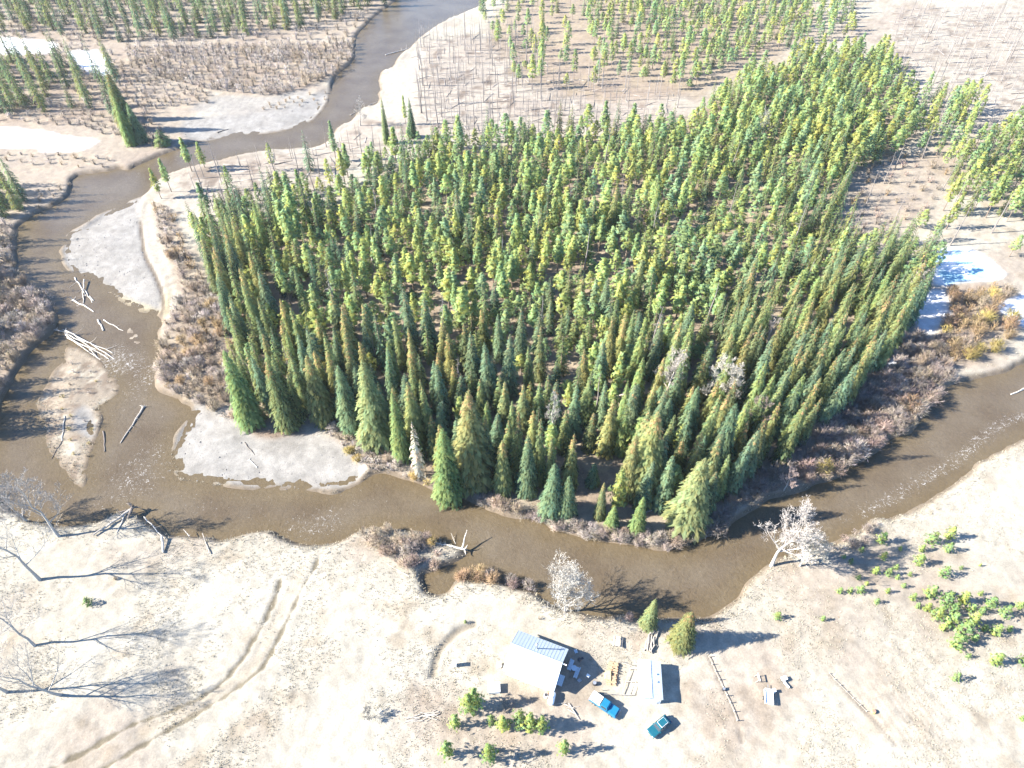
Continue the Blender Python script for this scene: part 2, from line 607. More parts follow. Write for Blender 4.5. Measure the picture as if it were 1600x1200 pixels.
Z['brush'] = np.maximum.reduce([
    zone([(-80, 345), (30, 356), (26, 400), (30, 430), (75, 462), (92, 500), (75, 532), (30, 584), (0, 640), (-80, 680)], 0, 2, 2),
    zone([(236, 322), (268, 330), (300, 400), (340, 470), (366, 530), (376, 660), (330, 645), (262, 610), (246, 560), (258, 505), (272, 470), (262, 410), (244, 370)], 0, 2, 2),
    zone([(740, 780), (830, 800), (930, 826), (1000, 834), (1080, 826), (1140, 795), (1230, 735), (1330, 655), (1400, 570), (1440, 540), (1478, 545), (1480, 600), (1462, 632), (1415, 672), (1355, 712), (1250, 772), (1187, 790), (1145, 825), (1037, 862), (930, 846), (830, 812)], 0, 2, 2),
    zone([(-120, 345), (40, 345), (100, 318), (118, 285), (190, 268), (240, 250), (300, 224), (330, 215), (290, 190), (330, 150), (240, 118), (195, 70), (-120, 60)], 0, 5, 3) * 0.8,
    zone([(190, 100), (250, 125), (330, 146), (325, 166), (262, 168), (225, 182)], 0, 3, 2) * 0.9,
    zone([(-120, 66), (560, 62), (600, 15), (640, -30), (-120, -30)], 0, 6, 4) * 0.8,
    zone([(1475, 450), (1570, 442), (1585, 520), (1545, 560), (1480, 575)], 0, 2, 2),
    zone([(195, 72), (552, 64), (552, 95), (520, 122), (430, 152), (330, 142), (240, 122)], 0, 4, 3),
    zone([(490, 655), (560, 670), (640, 735), (690, 768), (600, 740), (570, 735), (520, 688)], 0, 1.5, 1.2),
    zone([(1320, 390), (1330, 300), (1360, 255), (1450, 235), (1490, 270), (1440, 350)], 0, 5, 3) * 0.7,
])
Z['fringe'] = np.maximum.reduce([
    zone([(120, 432), (150, 440), (180, 456), (215, 474), (246, 484), (247, 494), (207, 483), (175, 464), (145, 445)], WATER_Z, 0.8, 0.8),
    zone([(250, 470), (262, 450), (268, 480), (256, 500)], 0, 0.8, 0.8),
    zone([(262, 690), (272, 690), (285, 745), (350, 752), (350, 762), (285, 760), (262, 738)], WATER_Z, 0.8, 0.8) * 0.6,
])
Z['mud'] = np.maximum.reduce([
    zone([(375, 662), (440, 668), (490, 680), (430, 692), (385, 682)], 0, 1.5, 1),
    zone([(430, 745), (560, 738), (572, 748), (520, 772), (440, 768)], WATER_Z, 1.2, 1.2) * 0.7,
])
Z['isl'] = zone(ISLAND, WATER_Z, 1.0, 0.8)
Z['yard'] = np.maximum.reduce([
    zone([(890, 975), (1000, 972), (1120, 965), (1170, 1000), (1180, 1060), (1120, 1070), (1060, 1020), (960, 1010)], 0, 4, 3) * 0.5,
    zone([(1110, 1000), (1200, 1000), (1250, 1060), (1230, 1140), (1150, 1180), (1080, 1140), (1070, 1060)], 0, 4, 3) * 0.55,
    zone([(640, 1060), (760, 1085), (860, 1075), (920, 1100), (900, 1180), (640, 1180)], 0, 3, 2) * 0.7,
    zone([(880, 1010), (925, 1015), (940, 1055), (895, 1085), (860, 1078)], 0, 1.5, 1) * 0.6,  # darker yard tone painted in the outline of the house's cast shadow
    zone([(1200, 900), (1320, 850), (1480, 850), (1520, 990), (1490, 1010), (1420, 920), (1300, 900)], 0, 4, 4) * 0.55,
])
Z['garden'] = zone([(1330, 1090), (1400, 1050), (1480, 1110), (1460, 1180), (1400, 1160)], 0, 3, 2)
Z['burn'] = np.maximum.reduce([
    zone([(650, 70), (830, 60), (1060, 150), (1050, 200), (800, 215), (650, 235), (540, 260), (480, 300), (300, 330), (260, 300), (300, 265), (440, 240), (560, 190), (650, 170)], 0, 6, 4),
    zone([(1380, 20), (1700, 20), (1700, 240), (1540, 200), (1450, 200), (1390, 110)], 0, 6, 5) * 0.7,
])
RUTS = [[(438, 908), (425, 945), (405, 985), (375, 1035), (330, 1080), (270, 1110), (215, 1130), (150, 1165), (60, 1215)],
        [(502, 862), (488, 890), (470, 920), (460, 945), (440, 985), (424, 1018), (400, 1052), (340, 1095), (290, 1125), (230, 1160), (140, 1215)]]
DITCH = [[(677, 1052), (685, 1020), (700, 1000), (716, 985), (740, 974)],
         [(1108, 1025), (1118, 1048), (1130, 1076), (1140, 1096), (1152, 1125), (1160, 1160)],
         [(1295, 1052), (1330, 1088), (1372, 1132), (1400, 1165)]]


class Lines:
    """exact distance to a few polylines, evaluated only near them"""
    def __init__(self, lines, margin=4.0):
        self.l = [world_poly(r, 0, 4, False) for r in lines]
        self.m = margin

    def __call__(self, x, y):
        out = np.full(np.shape(x), self.m)
        for p in self.l:
            (x0, y0), (x1, y1) = p.min(0) - self.m, p.max(0) + self.m
            k = (x > x0) & (x < x1) & (y > y0) & (y < y1)
            if k.any():
                out[k] = np.minimum(out[k], dist_line(p, x[k], y[k], False))
        return out


rut_d = Lines(RUTS)
rutc_d = Lines([[(468, 890), (455, 925), (440, 955), (420, 995), (395, 1040), (335, 1088), (280, 1118), (222, 1145)]])
dit_d = Lines(DITCH[:1])
fen_d = Lines(DITCH[1:])
# cut bank at the back of the upper gravel bar
cut_d = Lines([[(218, 345), (222, 375), (226, 398), (240, 425), (250, 450), (254, 475), (249, 492)]])


def ground_z(x, y):
    x = np.asarray(x, float)
    y = np.asarray(y, float)
    d = samp(LAND, x, y)
    bar = samp(Z['bar'], x, y)
    isl = samp(Z['isl'], x, y)
    low = np.clip(np.maximum(bar, isl * 0.9) + samp(Z['sand'], x, y) * 0.4, 0, 1)
    bank = WATER_Z - 0.25 + 1.25 * smooth(-0.6, 1.5, d)
    beach = WATER_Z - 0.10 + 0.75 * smooth(-1.0, 14.0, d)
    land = bank * (1 - low) + beach * low
    bed = WATER_Z - 0.25 - np.clip(-d * 0.3, 0, 1.6)
    z = np.where(d < -0.6, np.minimum(bed, land), land)
    sh = samp(SHO, x, y)
    z = np.maximum(z, WATER_Z - 0.35 + 0.34 * smooth(-1.5, 1.4, sh) + (fbm(x, y, 1.6, 49, 3) - 0.5) * 0.35 * (sh > -1.5) - 5 * (sh < -1.5))
    und = (fbm(x, y, 30, 41, 3) - 0.5) * 1.0 + (fbm(x, y, 3.0, 44, 3) - 0.5) * 0.28
    z = z + und * smooth(1.0, 8.0, d) * (1 - 0.75 * bar)
    z = z + (fbm(x, y, 0.9, 45, 2) - 0.5) * 0.09 * smooth(0.3, 2.0, d) * (1 - 0.7 * bar)
    z = z + ((fbm(x, y, 2.6, 47, 3) - 0.5) * 0.20 + (vnoise(x, y, 0.8, 48) - 0.5) * 0.07) * smooth(9.0, 2.5, np.abs(d - 0.5)) * np.clip(low, 0.12, 1)
    z = z - 0.18 * smooth(0.6, 0.1, rut_d(x, y) + (vnoise(x, y, 1.3, 5) - 0.5) * 0.75)
    z = z - 0.10 * smooth(1.6, 0.5, rutc_d(x, y))
    z = z - 0.35 * smooth(1.1, 0.2, dit_d(x, y))
    z = z - 0.12 * smooth(0.5, 0.1, fen_d(x, y) + (vnoise(x, y, 1.1, 6) - 0.5) * 0.5)
    z = z - 0.30 * smooth(0.9, 0.2, cut_d(x, y)) * (samp(LAND, x, y) > 2)
    return z


def mixc(c, col, w):
    return c * (1 - w[..., None]) + np.asarray(col) * w[..., None]


def ground_col(x, y):
    d = samp(LAND, x, y)
    n1 = fbm(x, y, 22, 51, 4)
    n2 = fbm(x, y, 5, 52, 4)
    n3 = fbm(x, y, 1.2, 53, 2)
    c = np.empty(x.shape + (3,))
    c[:] = (0.246, 0.224, 0.180)
    c = mixc(c, (0.205, 0.172, 0.138), smooth(0.5, 0.70, n1) * 0.75)
    c = mixc(c, (0.285, 0.265, 0.218), smooth(0.52, 0.3, n1) * 0.6)
    c = mixc(c, (0.184, 0.147, 0.102), smooth(0.56, 0.80, n2) * 0.55)
    w = samp(Z['burn'], x, y)
    c = mixc(c, (0.232, 0.198, 0.162), w * 0.7)
    c = mixc(c, (0.102, 0.078, 0.061), w * smooth(0.55, 0.70, n2) * 0.7)
    w = samp(Z['forest'], x, y)
    c = mixc(c, (0.172, 0.132, 0.096), w * 0.9)
    c = mixc(c, (0.224, 0.184, 0.128), w * smooth(0.50, 0.62, n2) * 0.8)
    w = samp(Z['brush'], x, y)
    c = mixc(c, (0.185, 0.148, 0.115), w * 0.85)
    c = mixc(c, (0.240, 0.203, 0.153), w * smooth(0.5, 0.65, n2) * 0.7)
    w = samp(Z['isl'], x, y)
    ni = fbm(x, y, 2.2, 58, 3)
    c = mixc(c, (0.193, 0.160, 0.120), w * 0.9)
    c = mixc(c, (0.265, 0.240, 0.189), w * smooth(0.48, 0.62, n2) * 0.8)
    c = mixc(c, (0.128, 0.097, 0.071), w * smooth(0.52, 0.66, ni) * 0.75)
    w = samp(Z['yard'], x, y)
    c = mixc(c, (0.222, 0.182, 0.145), w * 0.85)
    c = mixc(c, (0.147, 0.116, 0.087), w * smooth(0.5, 0.7, n2) * 0.6)
    w = samp(Z['garden'], x, y)
    gx, _ = np.array(P(1400, 1100)), 0
    fur = 0.5 + 0.5 * np.sin((x * 0.93 + y * 0.35) * 2 * math.pi / 1.1)
    c = mixc(c, (0.184, 0.142, 0.102), w * fur * 0.55)
    c = mixc(c, (0.265, 0.240, 0.198), samp(Z['sand'], x, y) * 0.85)
    w = samp(Z['mud'], x, y)
    c = mixc(c, (0.133, 0.097, 0.071), w * 0.85)
    w = samp(Z['bar'], x, y)
    c = mixc(c, (0.197, 0.187, 0.169), w)
    c = mixc(c, (0.168, 0.157, 0.140), w * smooth(0.48, 0.62, n2) * 0.6)
    w = samp(Z['fringe'], x, y)
    c = mixc(c, (0.269, 0.232, 0.150), w * 0.9)
    # damp margin, exposed soil of the cut banks
    damp = smooth(1.7, 0.3, d) * (1 - w) + smooth(2.2, 0.4, d) * w * 0.8
    c = mixc(c, (0.102, 0.078, 0.053), damp * 0.85 * (d < 4))
    c = mixc(c, (0.087, 0.069, 0.051), smooth(0.9, 0.3, cut_d(x, y)) * 0.9)
    r = rut_d(x, y) + (vnoise(x, y, 1.3, 5) - 0.5) * 0.75
    c = mixc(c, (0.095, 0.080, 0.052), smooth(0.52, 0.15, r) * 0.85)
    c = mixc(c, (0.244, 0.203, 0.147), smooth(1.5, 0.6, rutc_d(x, y)) * 0.45)
    c = mixc(c, (0.145, 0.122, 0.090), smooth(1.0, 0.2, dit_d(x, y)) * 0.8)
    c = mixc(c, (0.135, 0.112, 0.088), smooth(0.42, 0.1, fen_d(x, y) + (vnoise(x, y, 1.1, 6) - 0.5) * 0.5) * 0.75)
    c = mixc(c, (0.150, 0.123, 0.093), smooth(-1.5, 0.5, samp(SHO, x, y)) * (d < 0))
    c = mixc(c, (0.224, 0.195, 0.150), smooth(-1.0, 1.0, samp(SHO, x, y)) * (d < 0) * smooth(0.48, 0.6, n3))
    w = samp(Z['bar'], x, y)
    nb_ = fbm(x, y, 3.0, 59, 4)
    c = c * (1 - w * (0.09 * smooth(0.55, 0.68, nb_) - 0.10 * smooth(0.42, 0.3, nb_)))[..., None]
    c = c * (0.82 + 0.36 * n3)[..., None]
    ice_shade_tint = samp(Z['ice_shade_tint'], x, y)
    c = mixc(c, (0.524, 0.539, 0.561), np.clip(samp(Z['snow'], x, y) - 0.25 * smooth(0.55, 0.7, n2), 0, 1))
    c = mixc(c, (0.20, 0.37, 0.45), ice_shade_tint * smooth(0.30, 0.55, n2) * 0.9)  # blue of the shaded pond ice put into the ground colour
    return np.clip(c, 0.02, 0.9)


# ground: one sheet, fine where the drone looks, running on to the horizon
vs_ = np.linspace(-0.60, 0.595, 430)
rowsY = CAM_H * (1 + vs_) / (1 - vs_)
rowsY = np.concatenate([[-1500, -600, -250, -60, 5, 22], rowsY, [520, 580, 680, 850, 1200, 1700, 2300]])
halfW = np.where(rowsY < 30, (CAM_H + 30) * 0.53, (rowsY + CAM_H) * 0.70710678 * 0.78)
cols = np.concatenate([[-4, -2.5, -1.7, -1.35, -1.2, -1.1], np.linspace(-1.05, 1.05, 510), [1.1, 1.2, 1.35, 1.7, 2.5, 4]])
XX = halfW[:, None] * cols[None, :]
YY = np.repeat(rowsY[:, None], len(cols), 1)
zz = ground_z(XX, YY)
inb = (XX > GX0 + 2) & (XX < GX1 - 2) & (YY > GY0 + 1) & (YY < GY1 - 2)
zz = np.where(inb, zz, np.where((YY < GY0 + 1), 0.0, np.where(samp(LAND, XX, YY) < 1, WATER_Z - 0.8, 0.0)))
zz = np.where((np.abs(XX) > 420) | (YY > 560) | (YY < 10), 0.0, zz)
V = np.stack([XX, YY, zz], -1).reshape(-1, 3)
nr, nc = XX.shape
ii = (np.arange(nr - 1)[:, None] * nc + np.arange(nc - 1)[None, :]).ravel()
F = np.stack([ii, ii + 1, ii + nc + 1, ii + nc], -1)
Cg = ground_col(XX, YY).reshape(-1, 3)


def ground_material():
    m, n, l, out = nt("ground_surface")
    b = n.new("ShaderNodeBsdfPrincipled")
    b.inputs["Roughness"].default_value = 0.95
    b.inputs["Specular IOR Level"].default_value = 0.1
    at = n.new("ShaderNodeAttribute")
    at.attribute_name = "Col"
    tc = n.new("ShaderNodeTexCoord")

    def noise(scale, detail=4, rough=0.6):
        t = n.new("ShaderNodeTexNoise")
        t.inputs["Scale"].default_value = scale
        t.inputs["Detail"].default_value = detail
        t.inputs["Roughness"].default_value = rough
        l.new(tc.outputs["Object"], t.inputs["Vector"])
        return t

    def rng(src, a, b_, c, d):
        r = n.new("ShaderNodeMapRange")
        for k, v in zip(("From Min", "From Max", "To Min", "To Max"), (a, b_, c, d)):
            r.inputs[k].default_value = v
        l.new(src, r.inputs["Value"])
        return r.outputs[0]

    fine = noise(3.2, 6, 0.7)
    mid = noise(0.55, 5, 0.6)
    speck = n.new("ShaderNodeTexVoronoi")
    speck.inputs["Scale"].default_value = 1.1
    l.new(tc.outputs["Object"], speck.inputs["Vector"])
    f1 = rng(fine.outputs["Fac"], 0.3, 0.7, 0.80, 1.17)
    f2 = rng(mid.outputs["Fac"], 0.3, 0.7, 0.86, 1.12)
    f3 = rng(speck.outputs["Distance"], 0.05, 0.2, 0.95, 1.0)
    mu = n.new("ShaderNodeMath")
    mu.operation = 'MULTIPLY'
    l.new(f1, mu.inputs[0])
    l.new(f2, mu.inputs[1])
    mu2 = n.new("ShaderNodeMath")
    mu2.operation = 'MULTIPLY'
    l.new(mu.outputs[0], mu2.inputs[0])
    l.new(f3, mu2.inputs[1])
    sc = n.new("ShaderNodeVectorMath")
    sc.operation = 'SCALE'
    l.new(at.outputs["Color"], sc.inputs[0])
    l.new(mu2.outputs[0], sc.inputs["Scale"])
    l.new(sc.outputs[0], b.inputs["Base Color"])
    bp = n.new("ShaderNodeBump")
    bp.inputs["Strength"].default_value = 0.35
    bp.inputs["Distance"].default_value = 0.2
    l.new(fine.outputs["Fac"], bp.inputs["Height"])
    l.new(bp.outputs[0], b.inputs["Normal"])
    l.new(b.outputs[0], out.inputs[0])
    return m


me = mesh_np("ground", V, F, Cg, (ground_material(),), None, True)
tag(add("ground", me), "pale dry grass flats, gravel bars and forest floor", None, None, "structure")

# ---------------------------------------------------------------- river water
rs = slice(6, 6 + 430, 2)
Xr = XX[rs][:, 4:-4:2]
Yr = YY[rs][:, 4:-4:2]
dl = samp(LAND, Xr, Yr)
nr2, nc2 = Xr.shape
ii = (np.arange(nr2 - 1)[:, None] * nc2 + np.arange(nc2 - 1)[None, :])
keep = (np.minimum.reduce([dl[:-1, :-1], dl[1:, :-1], dl[:-1, 1:], dl[1:, 1:]]) < 2.5).ravel()
iq = ii.ravel()[keep]
F = np.stack([iq, iq + 1, iq + nc2 + 1, iq + nc2], -1)
used, inv = np.unique(F, return_inverse=True)
F = inv.reshape(F.shape)
xr = Xr.ravel()[used]
yr = Yr.ravel()[used]
Vr = np.stack([xr, yr, np.full(len(xr), WATER_Z)], -1)
foam = np.zeros(len(xr))
FOAM = [(215, 745, 11, .55), (235, 710, 8, .5), (190, 775, 8, .45), (250, 690, 6, .4), (170, 560, 8, .7), (200, 570, 8, .65), (230, 590, 8, .6), (215, 610, 7, .5), (120, 480, 4, .5), (485, 828, 5, .6), (465, 822, 5, .5), (510, 815, 6, .55),
        (400, 800, 12, .35), (330, 790, 12, .35), (560, 790, 14, .32), (660, 815, 10, .30), (250, 260, 8, .45), (210, 275, 7, .4), (280, 250, 7, .4), (480, 215, 8, .4), (520, 200, 6, .45), (540, 175, 7, .35), (760, 830, 12, .25), (900, 880, 16, .22),
        (75, 690, 8, .35), (40, 700, 9, .3), (185, 640, 8, .35), (230, 650, 9, .35), (1040, 900, 14, .2)]
for fx, fy, r, s in FOAM:
    cx, cy = P(fx, fy, WATER_Z)
    foam = np.maximum(foam, s * np.exp(-((xr - cx) ** 2 + (yr - cy) ** 2) / (r * r)))
for ln, r, s in (([(1350, 800), (1400, 775), (1450, 745), (1500, 715), (1530, 690), (1560, 665), (1600, 650)], 2.6, .62), ([(1250, 830), (1300, 815), (1350, 800)], 3, .4), ([(545, 235), (500, 238), (440, 240), (350, 250)], 3, .45), ([(28, 380), (32, 430), (75, 470), (95, 490)], 2, .35)):
    dd = dist_line(world_poly(ln, WATER_Z, 3, False), xr, yr, False)
    foam = np.maximum(foam, s * np.exp(-(dd / r) ** 2))
me = mesh_np("river", Vr, F, None, (), None, True)
fattr(me, "foam", foam)
fattr(me, "shore", smooth(-6.0, 0.0, samp(LAND, xr, yr)))


def water_material():
    m, n, l, out = nt("muddy_river_water")
    b = n.new("ShaderNodeBsdfPrincipled")
    b.inputs["IOR"].default_value = 1.33
    b.inputs["Specular IOR Level"].default_value = 0.2
    tc = n.new("ShaderNodeTexCoord")
    mp = n.new("ShaderNodeMapping")
    l.new(tc.outputs["Object"], mp.inputs["Vector"])
    ripple = n.new("ShaderNodeTexNoise")
    ripple.inputs["Scale"].default_value = 1.6
    ripple.inputs["Detail"].default_value = 5
    ripple.inputs["Roughness"].default_value = 0.6
    ripple.inputs["Distortion"].default_value = 0.6
    l.new(mp.outputs[0], ripple.inputs["Vector"])
    big = n.new("ShaderNodeTexNoise")
    big.inputs["Scale"].default_value = 0.09
    big.inputs["Detail"].default_value = 4
    l.new(mp.outputs[0], big.inputs["Vector"])
    fl = n.new("ShaderNodeTexNoise")
    fl.inputs["Scale"].default_value = 0.9
    fl.inputs["Detail"].default_value = 7
    fl.inputs["Roughness"].default_value = 0.72
    fl.inputs["Distortion"].default_value = 1.6
    l.new(mp.outputs[0], fl.inputs["Vector"])
    flr = n.new("ShaderNodeMapRange")
    flr.inputs["From Min"].default_value = 0.3
    flr.inputs["From Max"].default_value = 0.7
    flr.inputs["To Min"].default_value = 0.82
    flr.inputs["To Max"].default_value = 1.2
    l.new(fl.outputs["Fac"], flr.inputs["Value"])
    c1 = n.new("ShaderNodeMix")
    c1.data_type = 'RGBA'
    c1.inputs["A"].default_value = (0.072, 0.055, 0.036, 1)
    c1.inputs["B"].default_value = (0.094, 0.076, 0.053, 1)
    mr = n.new("ShaderNodeMapRange")
    mr.inputs["From Min"].default_value = 0.35
    mr.inputs["From Max"].default_value = 0.65
    l.new(big.outputs["Fac"], mr.inputs["Value"])
    l.new(mr.outputs[0], c1.inputs["Factor"])
    sh = n.new("ShaderNodeAttribute")
    sh.attribute_name = "shore"
    c2 = n.new("ShaderNodeMix")
    c2.data_type = 'RGBA'
    l.new(c1.outputs["Result"], c2.inputs["A"])
    c2.inputs["B"].default_value = (0.088, 0.066, 0.034, 1)
    ms = n.new("ShaderNodeMath")
    ms.operation = 'MULTIPLY'
    ms.inputs[1].default_value = 0.55
    l.new(sh.outputs["Fac"], ms.inputs[0])
    l.new(ms.outputs[0], c2.inputs["Factor"])
    # broken white water: noise crests that pass a threshold set by how rough the reach is
    fo = n.new("ShaderNodeAttribute")
    fo.attribute_name = "foam"
    fn = n.new("ShaderNodeTexNoise")
    fn.inputs["Scale"].default_value = 1.5
    fn.inputs["Detail"].default_value = 6
    fn.inputs["Roughness"].default_value = 0.75
    fn.inputs["Distortion"].default_value = 1.2
    l.new(mp.outputs[0], fn.inputs["Vector"])
    th = n.new("ShaderNodeMath")
    th.operation = 'MULTIPLY_ADD'
    th.inputs[1].default_value = -0.30
    th.inputs[2].default_value = 0.715
    l.new(fo.outputs["Fac"], th.inputs[0])
    su = n.new("ShaderNodeMath")
    su.operation = 'SUBTRACT'
    l.new(fn.outputs["Fac"], su.inputs[0])
    l.new(th.outputs[0], su.inputs[1])
    fm = n.new("ShaderNodeMapRange")
    fm.inputs["From Min"].default_value = 0.0
    fm.inputs["From Max"].default_value = 0.09
    l.new(su.outputs[0], fm.inputs["Value"])
    c3 = n.new("ShaderNodeMix")
    c3.data_type = 'RGBA'
    ripple_tone = n.new("ShaderNodeVectorMath")
    ripple_tone.operation = 'SCALE'
    l.new(c2.outputs["Result"], ripple_tone.inputs[0])
    l.new(flr.outputs[0], ripple_tone.inputs["Scale"])  # light and dark of ripples painted into the water colour
    l.new(ripple_tone.outputs[0], c3.inputs["A"])
    c3.inputs["B"].default_value = (0.42, 0.41, 0.39, 1)
    fs = n.new("ShaderNodeMath")
    fs.operation = 'MULTIPLY'
    fs.inputs[1].default_value = 0.55
    l.new(fm.outputs[0], fs.inputs[0])
    l.new(fs.outputs[0], c3.inputs["Factor"])
    l.new(c3.outputs["Result"], b.inputs["Base Color"])
    ro = n.new("ShaderNodeMapRange")
    ro.inputs["To Min"].default_value = 0.12
    ro.inputs["To Max"].default_value = 0.7
    l.new(fm.outputs[0], ro.inputs["Value"])
    l.new(ro.outputs[0], b.inputs["Roughness"])
    bp = n.new("ShaderNodeBump")
    bp.inputs["Strength"].default_value = 0.8
    bp.inputs["Distance"].default_value = 0.15
    l.new(ripple.outputs["Fac"], bp.inputs["Height"])
    l.new(bp.outputs[0], b.inputs["Normal"])
    l.new(b.outputs[0], out.inputs[0])
    return m


me.materials.append(water_material())
tag(add("river", me), "muddy brown river winding round the forest", None, None, "structure")


def gz(x, y):
    return float(ground_z(np.array([x]), np.array([y]))[0])


def G(px, py):
    """a point standing on the ground at a survey pixel"""
    x, y = P(px, py)
    return (x, y, gz(x, y))
# ---------------------------------------------------------------- plant templates
R_ = random.Random(11)


def U(a, b):
    return R_.uniform(a, b)


def trunk_geo(h, r, sides=6, lean=0.0):
    g = Geo()
    pts = [(lean * h * (k / 5) ** 2 * 0.1, 0, h * k / 5 - (0.5 if k == 0 else 0)) for k in range(6)]
    g.tube(pts, [r * (1.25 if k == 0 else 1 - 0.18 * k) for k in range(6)], sides)
    return g


def spruce_geo(h, R, whorls, nb, cones=0.0, fine=True, base=(0.048, 0.078, 0.046), thin=0.0, fw=1.0):
    g = Geo()
    for i in range(whorls):
        f = (i + U(0, 0.9)) / whorls
        z = h * (0.05 + 0.93 * f)
        prof = (1 - f) ** 0.66 * min(1.0, 0.74 + 2.0 * f)
        r = R * prof * U(0.82, 1.12) + 0.12
        n = max(3, int(nb * (0.45 + 0.55 * (1 - f)) + U(0, 1)))
        a0 = U(0, 6.28)
        for b in range(n):
            if U(0, 1) < thin:
                continue
            az = a0 + 6.283 * b / n + U(-0.35, 0.35)
            L = r * U(0.62, 1.12)
            ca, sa = math.cos(az), math.sin(az)
            dr = U(0.25, 0.62) if f < 0.75 else U(-0.35, 0.3)
            zz0 = z + U(-0.2, 0.2)
            a = (ca * 0.1, sa * 0.1, zz0)
            t = (ca * L, sa * L, zz0 - dr * L)
            v = U(0.72, 1.28)
            warm = U(-0.12, 0.22)
            col = (base[0] * v * (1 + warm), base[1] * v, base[2] * v * (1 - warm * 0.6))
            if cones and f > 0.74 and U(0, 1) < cones * (f - 0.6) * 1.5:
                col = (0.19 * v, 0.135 * v, 0.065 * v)
            s = (-sa, ca, 0)
            g.kite(a, t, s, (0.14 * L + 0.07) * fw, 0.62, col, 0.06 * L)
            if fine:
                m = (ca * L * 0.45, sa * L * 0.45, zz0 - dr * L * 0.38)
                for sg in (-1, 1):
                    az2 = az + sg * U(0.55, 0.85)
                    L2 = L * U(0.38, 0.55)
                    t2 = (m[0] + math.cos(az2) * L2, m[1] + math.sin(az2) * L2, m[2] - L2 * U(0.15, 0.45))
                    v2 = U(0.85, 1.18)
                    g.kite(m, t2, (-math.sin(az2), math.cos(az2), 0.2), (0.15 * L2 + 0.07) * fw, 0.6, (col[0] * v2, col[1] * v2, col[2] * v2))
            v3 = U(0.85, 1.2)
            g.kite((t[0] * 0.78, t[1] * 0.78, zz0 - dr * L * 0.7), (t[0] * U(0.98, 1.08), t[1] * U(0.98, 1.08), t[2] - 0.22 * L - 0.2), s, (0.15 * L + 0.08) * fw, 0.45, (col[0] * v3, col[1] * v3, col[2] * v3))
    g.kite((0, 0, h * 0.95), (0, 0, h * 1.0), (1, 0, 0), 0.1, 0.4, base)
    return g


def pine_geo(h, R, start, whorls, tufts=2, kites=4, base=(0.105, 0.145, 0.036), size=0.62, flat_top=0.75):
    g = Geo()
    for i in range(whorls):
        f = (i + U(0.0, 0.9)) / whorls
        z = h * (start + (1 - start) * 0.97 * f)
        prof = max(0.16, min(1.0, 0.45 + 2.2 * f) * (1 - f) ** flat_top)
        r = R * prof * U(0.75, 1.2)
        n = max(3, int(3 + 3.2 * prof + U(0, 1)))
        a0 = U(0, 6.28)
        for b in range(n):
            az = a0 + 6.283 * b / n + U(-0.5, 0.5)
            L = r * U(0.6, 1.15)
            for k in range(tufts):
                q = 1.0 if k == 0 else U(0.35, 0.75)
                c = (math.cos(az) * L * q + U(-.1, .1), math.sin(az) * L * q + U(-.1, .1), z + L * q * U(0.0, 0.35) + U(-0.15, 0.15))
                v = U(0.72, 1.3)
                warm = U(-0.12, 0.25)
                for j in range(kites):
                    th = U(0, 6.28)
                    el = U(-0.35, 1.1)
                    s0 = size * U(0.65, 1.25)
                    nv = Vector((math.cos(az) * 0.75 + U(-.55, .55), math.sin(az) * 0.75 + U(-.55, .55), 0.45 + U(-.4, .5))).normalized()
                    d = Vector((math.cos(th) * math.cos(el), math.sin(th) * math.cos(el), math.sin(el)))
                    d = d - nv * d.dot(nv)
                    d = d.normalized() * s0
                    e = (c[0] + d[0], c[1] + d[1], c[2] + d[2])
                    o = (c[0] - d[0] * 0.5, c[1] - d[1] * 0.5, c[2] - d[2] * 0.5)
                    sv = nv.cross(d).normalized()
                    v2 = v * U(0.85, 1.15)
                    g.kite(o, e, sv, s0 * U(0.30, 0.42), U(0.4, 0.65), (base[0] * v2 * (1 + warm), base[1] * v2, base[2] * v2 * (1 - warm)))
    return g


def shrub_geo(h, R, stems, twigs, col, wid=0.05):
    g = Geo()
    for i in range(stems):
        az = U(0, 6.283)
        q = math.sqrt(U(0, 1))
        b = (math.cos(az) * q * R * 0.25, math.sin(az) * q * R * 0.25, -0.1)
        out = q * U(0.75, 1.1)
        hh = h * U(0.65, 1.05) * (1.0 - 0.35 * q * q)
        az2 = az + U(-0.3, 0.3)
        t = (b[0] + math.cos(az2) * out * R * 0.85, b[1] + math.sin(az2) * out * R * 0.85, hh)
        m = (b[0] * 0.6 + t[0] * 0.35, b[1] * 0.6 + t[1] * 0.35, hh * 0.55)
        v = U(0.65, 1.3)
        c = (col[0] * v, col[1] * v * U(0.94, 1.06), col[2] * v * U(0.88, 1.12))
        s = (-math.sin(az2), math.cos(az2), 0)
        g.kite(b, m, s, wid, 0.4, c)
        g.kite(m, t, s, wid * 0.9, 0.35, c)
        for k in range(twigs):
            w = U(0.25, 0.95)
            o = tuple(m[j] + (t[j] - m[j]) * w if U(0, 1) < 0.7 else b[j] + (m[j] - b[j]) * w for j in range(3))
            L = h * U(0.14, 0.34)
            a3 = az2 + U(-1.3, 1.3)
            el = U(0.2, 1.3)
            e = (o[0] + math.cos(a3) * math.cos(el) * L, o[1] + math.sin(a3) * math.cos(el) * L, o[2] + math.sin(el) * L)
            g.kite(o, e, (-math.sin(a3), math.cos(a3), U(-.3, .3)), wid * 0.75, 0.4, c)
    return g


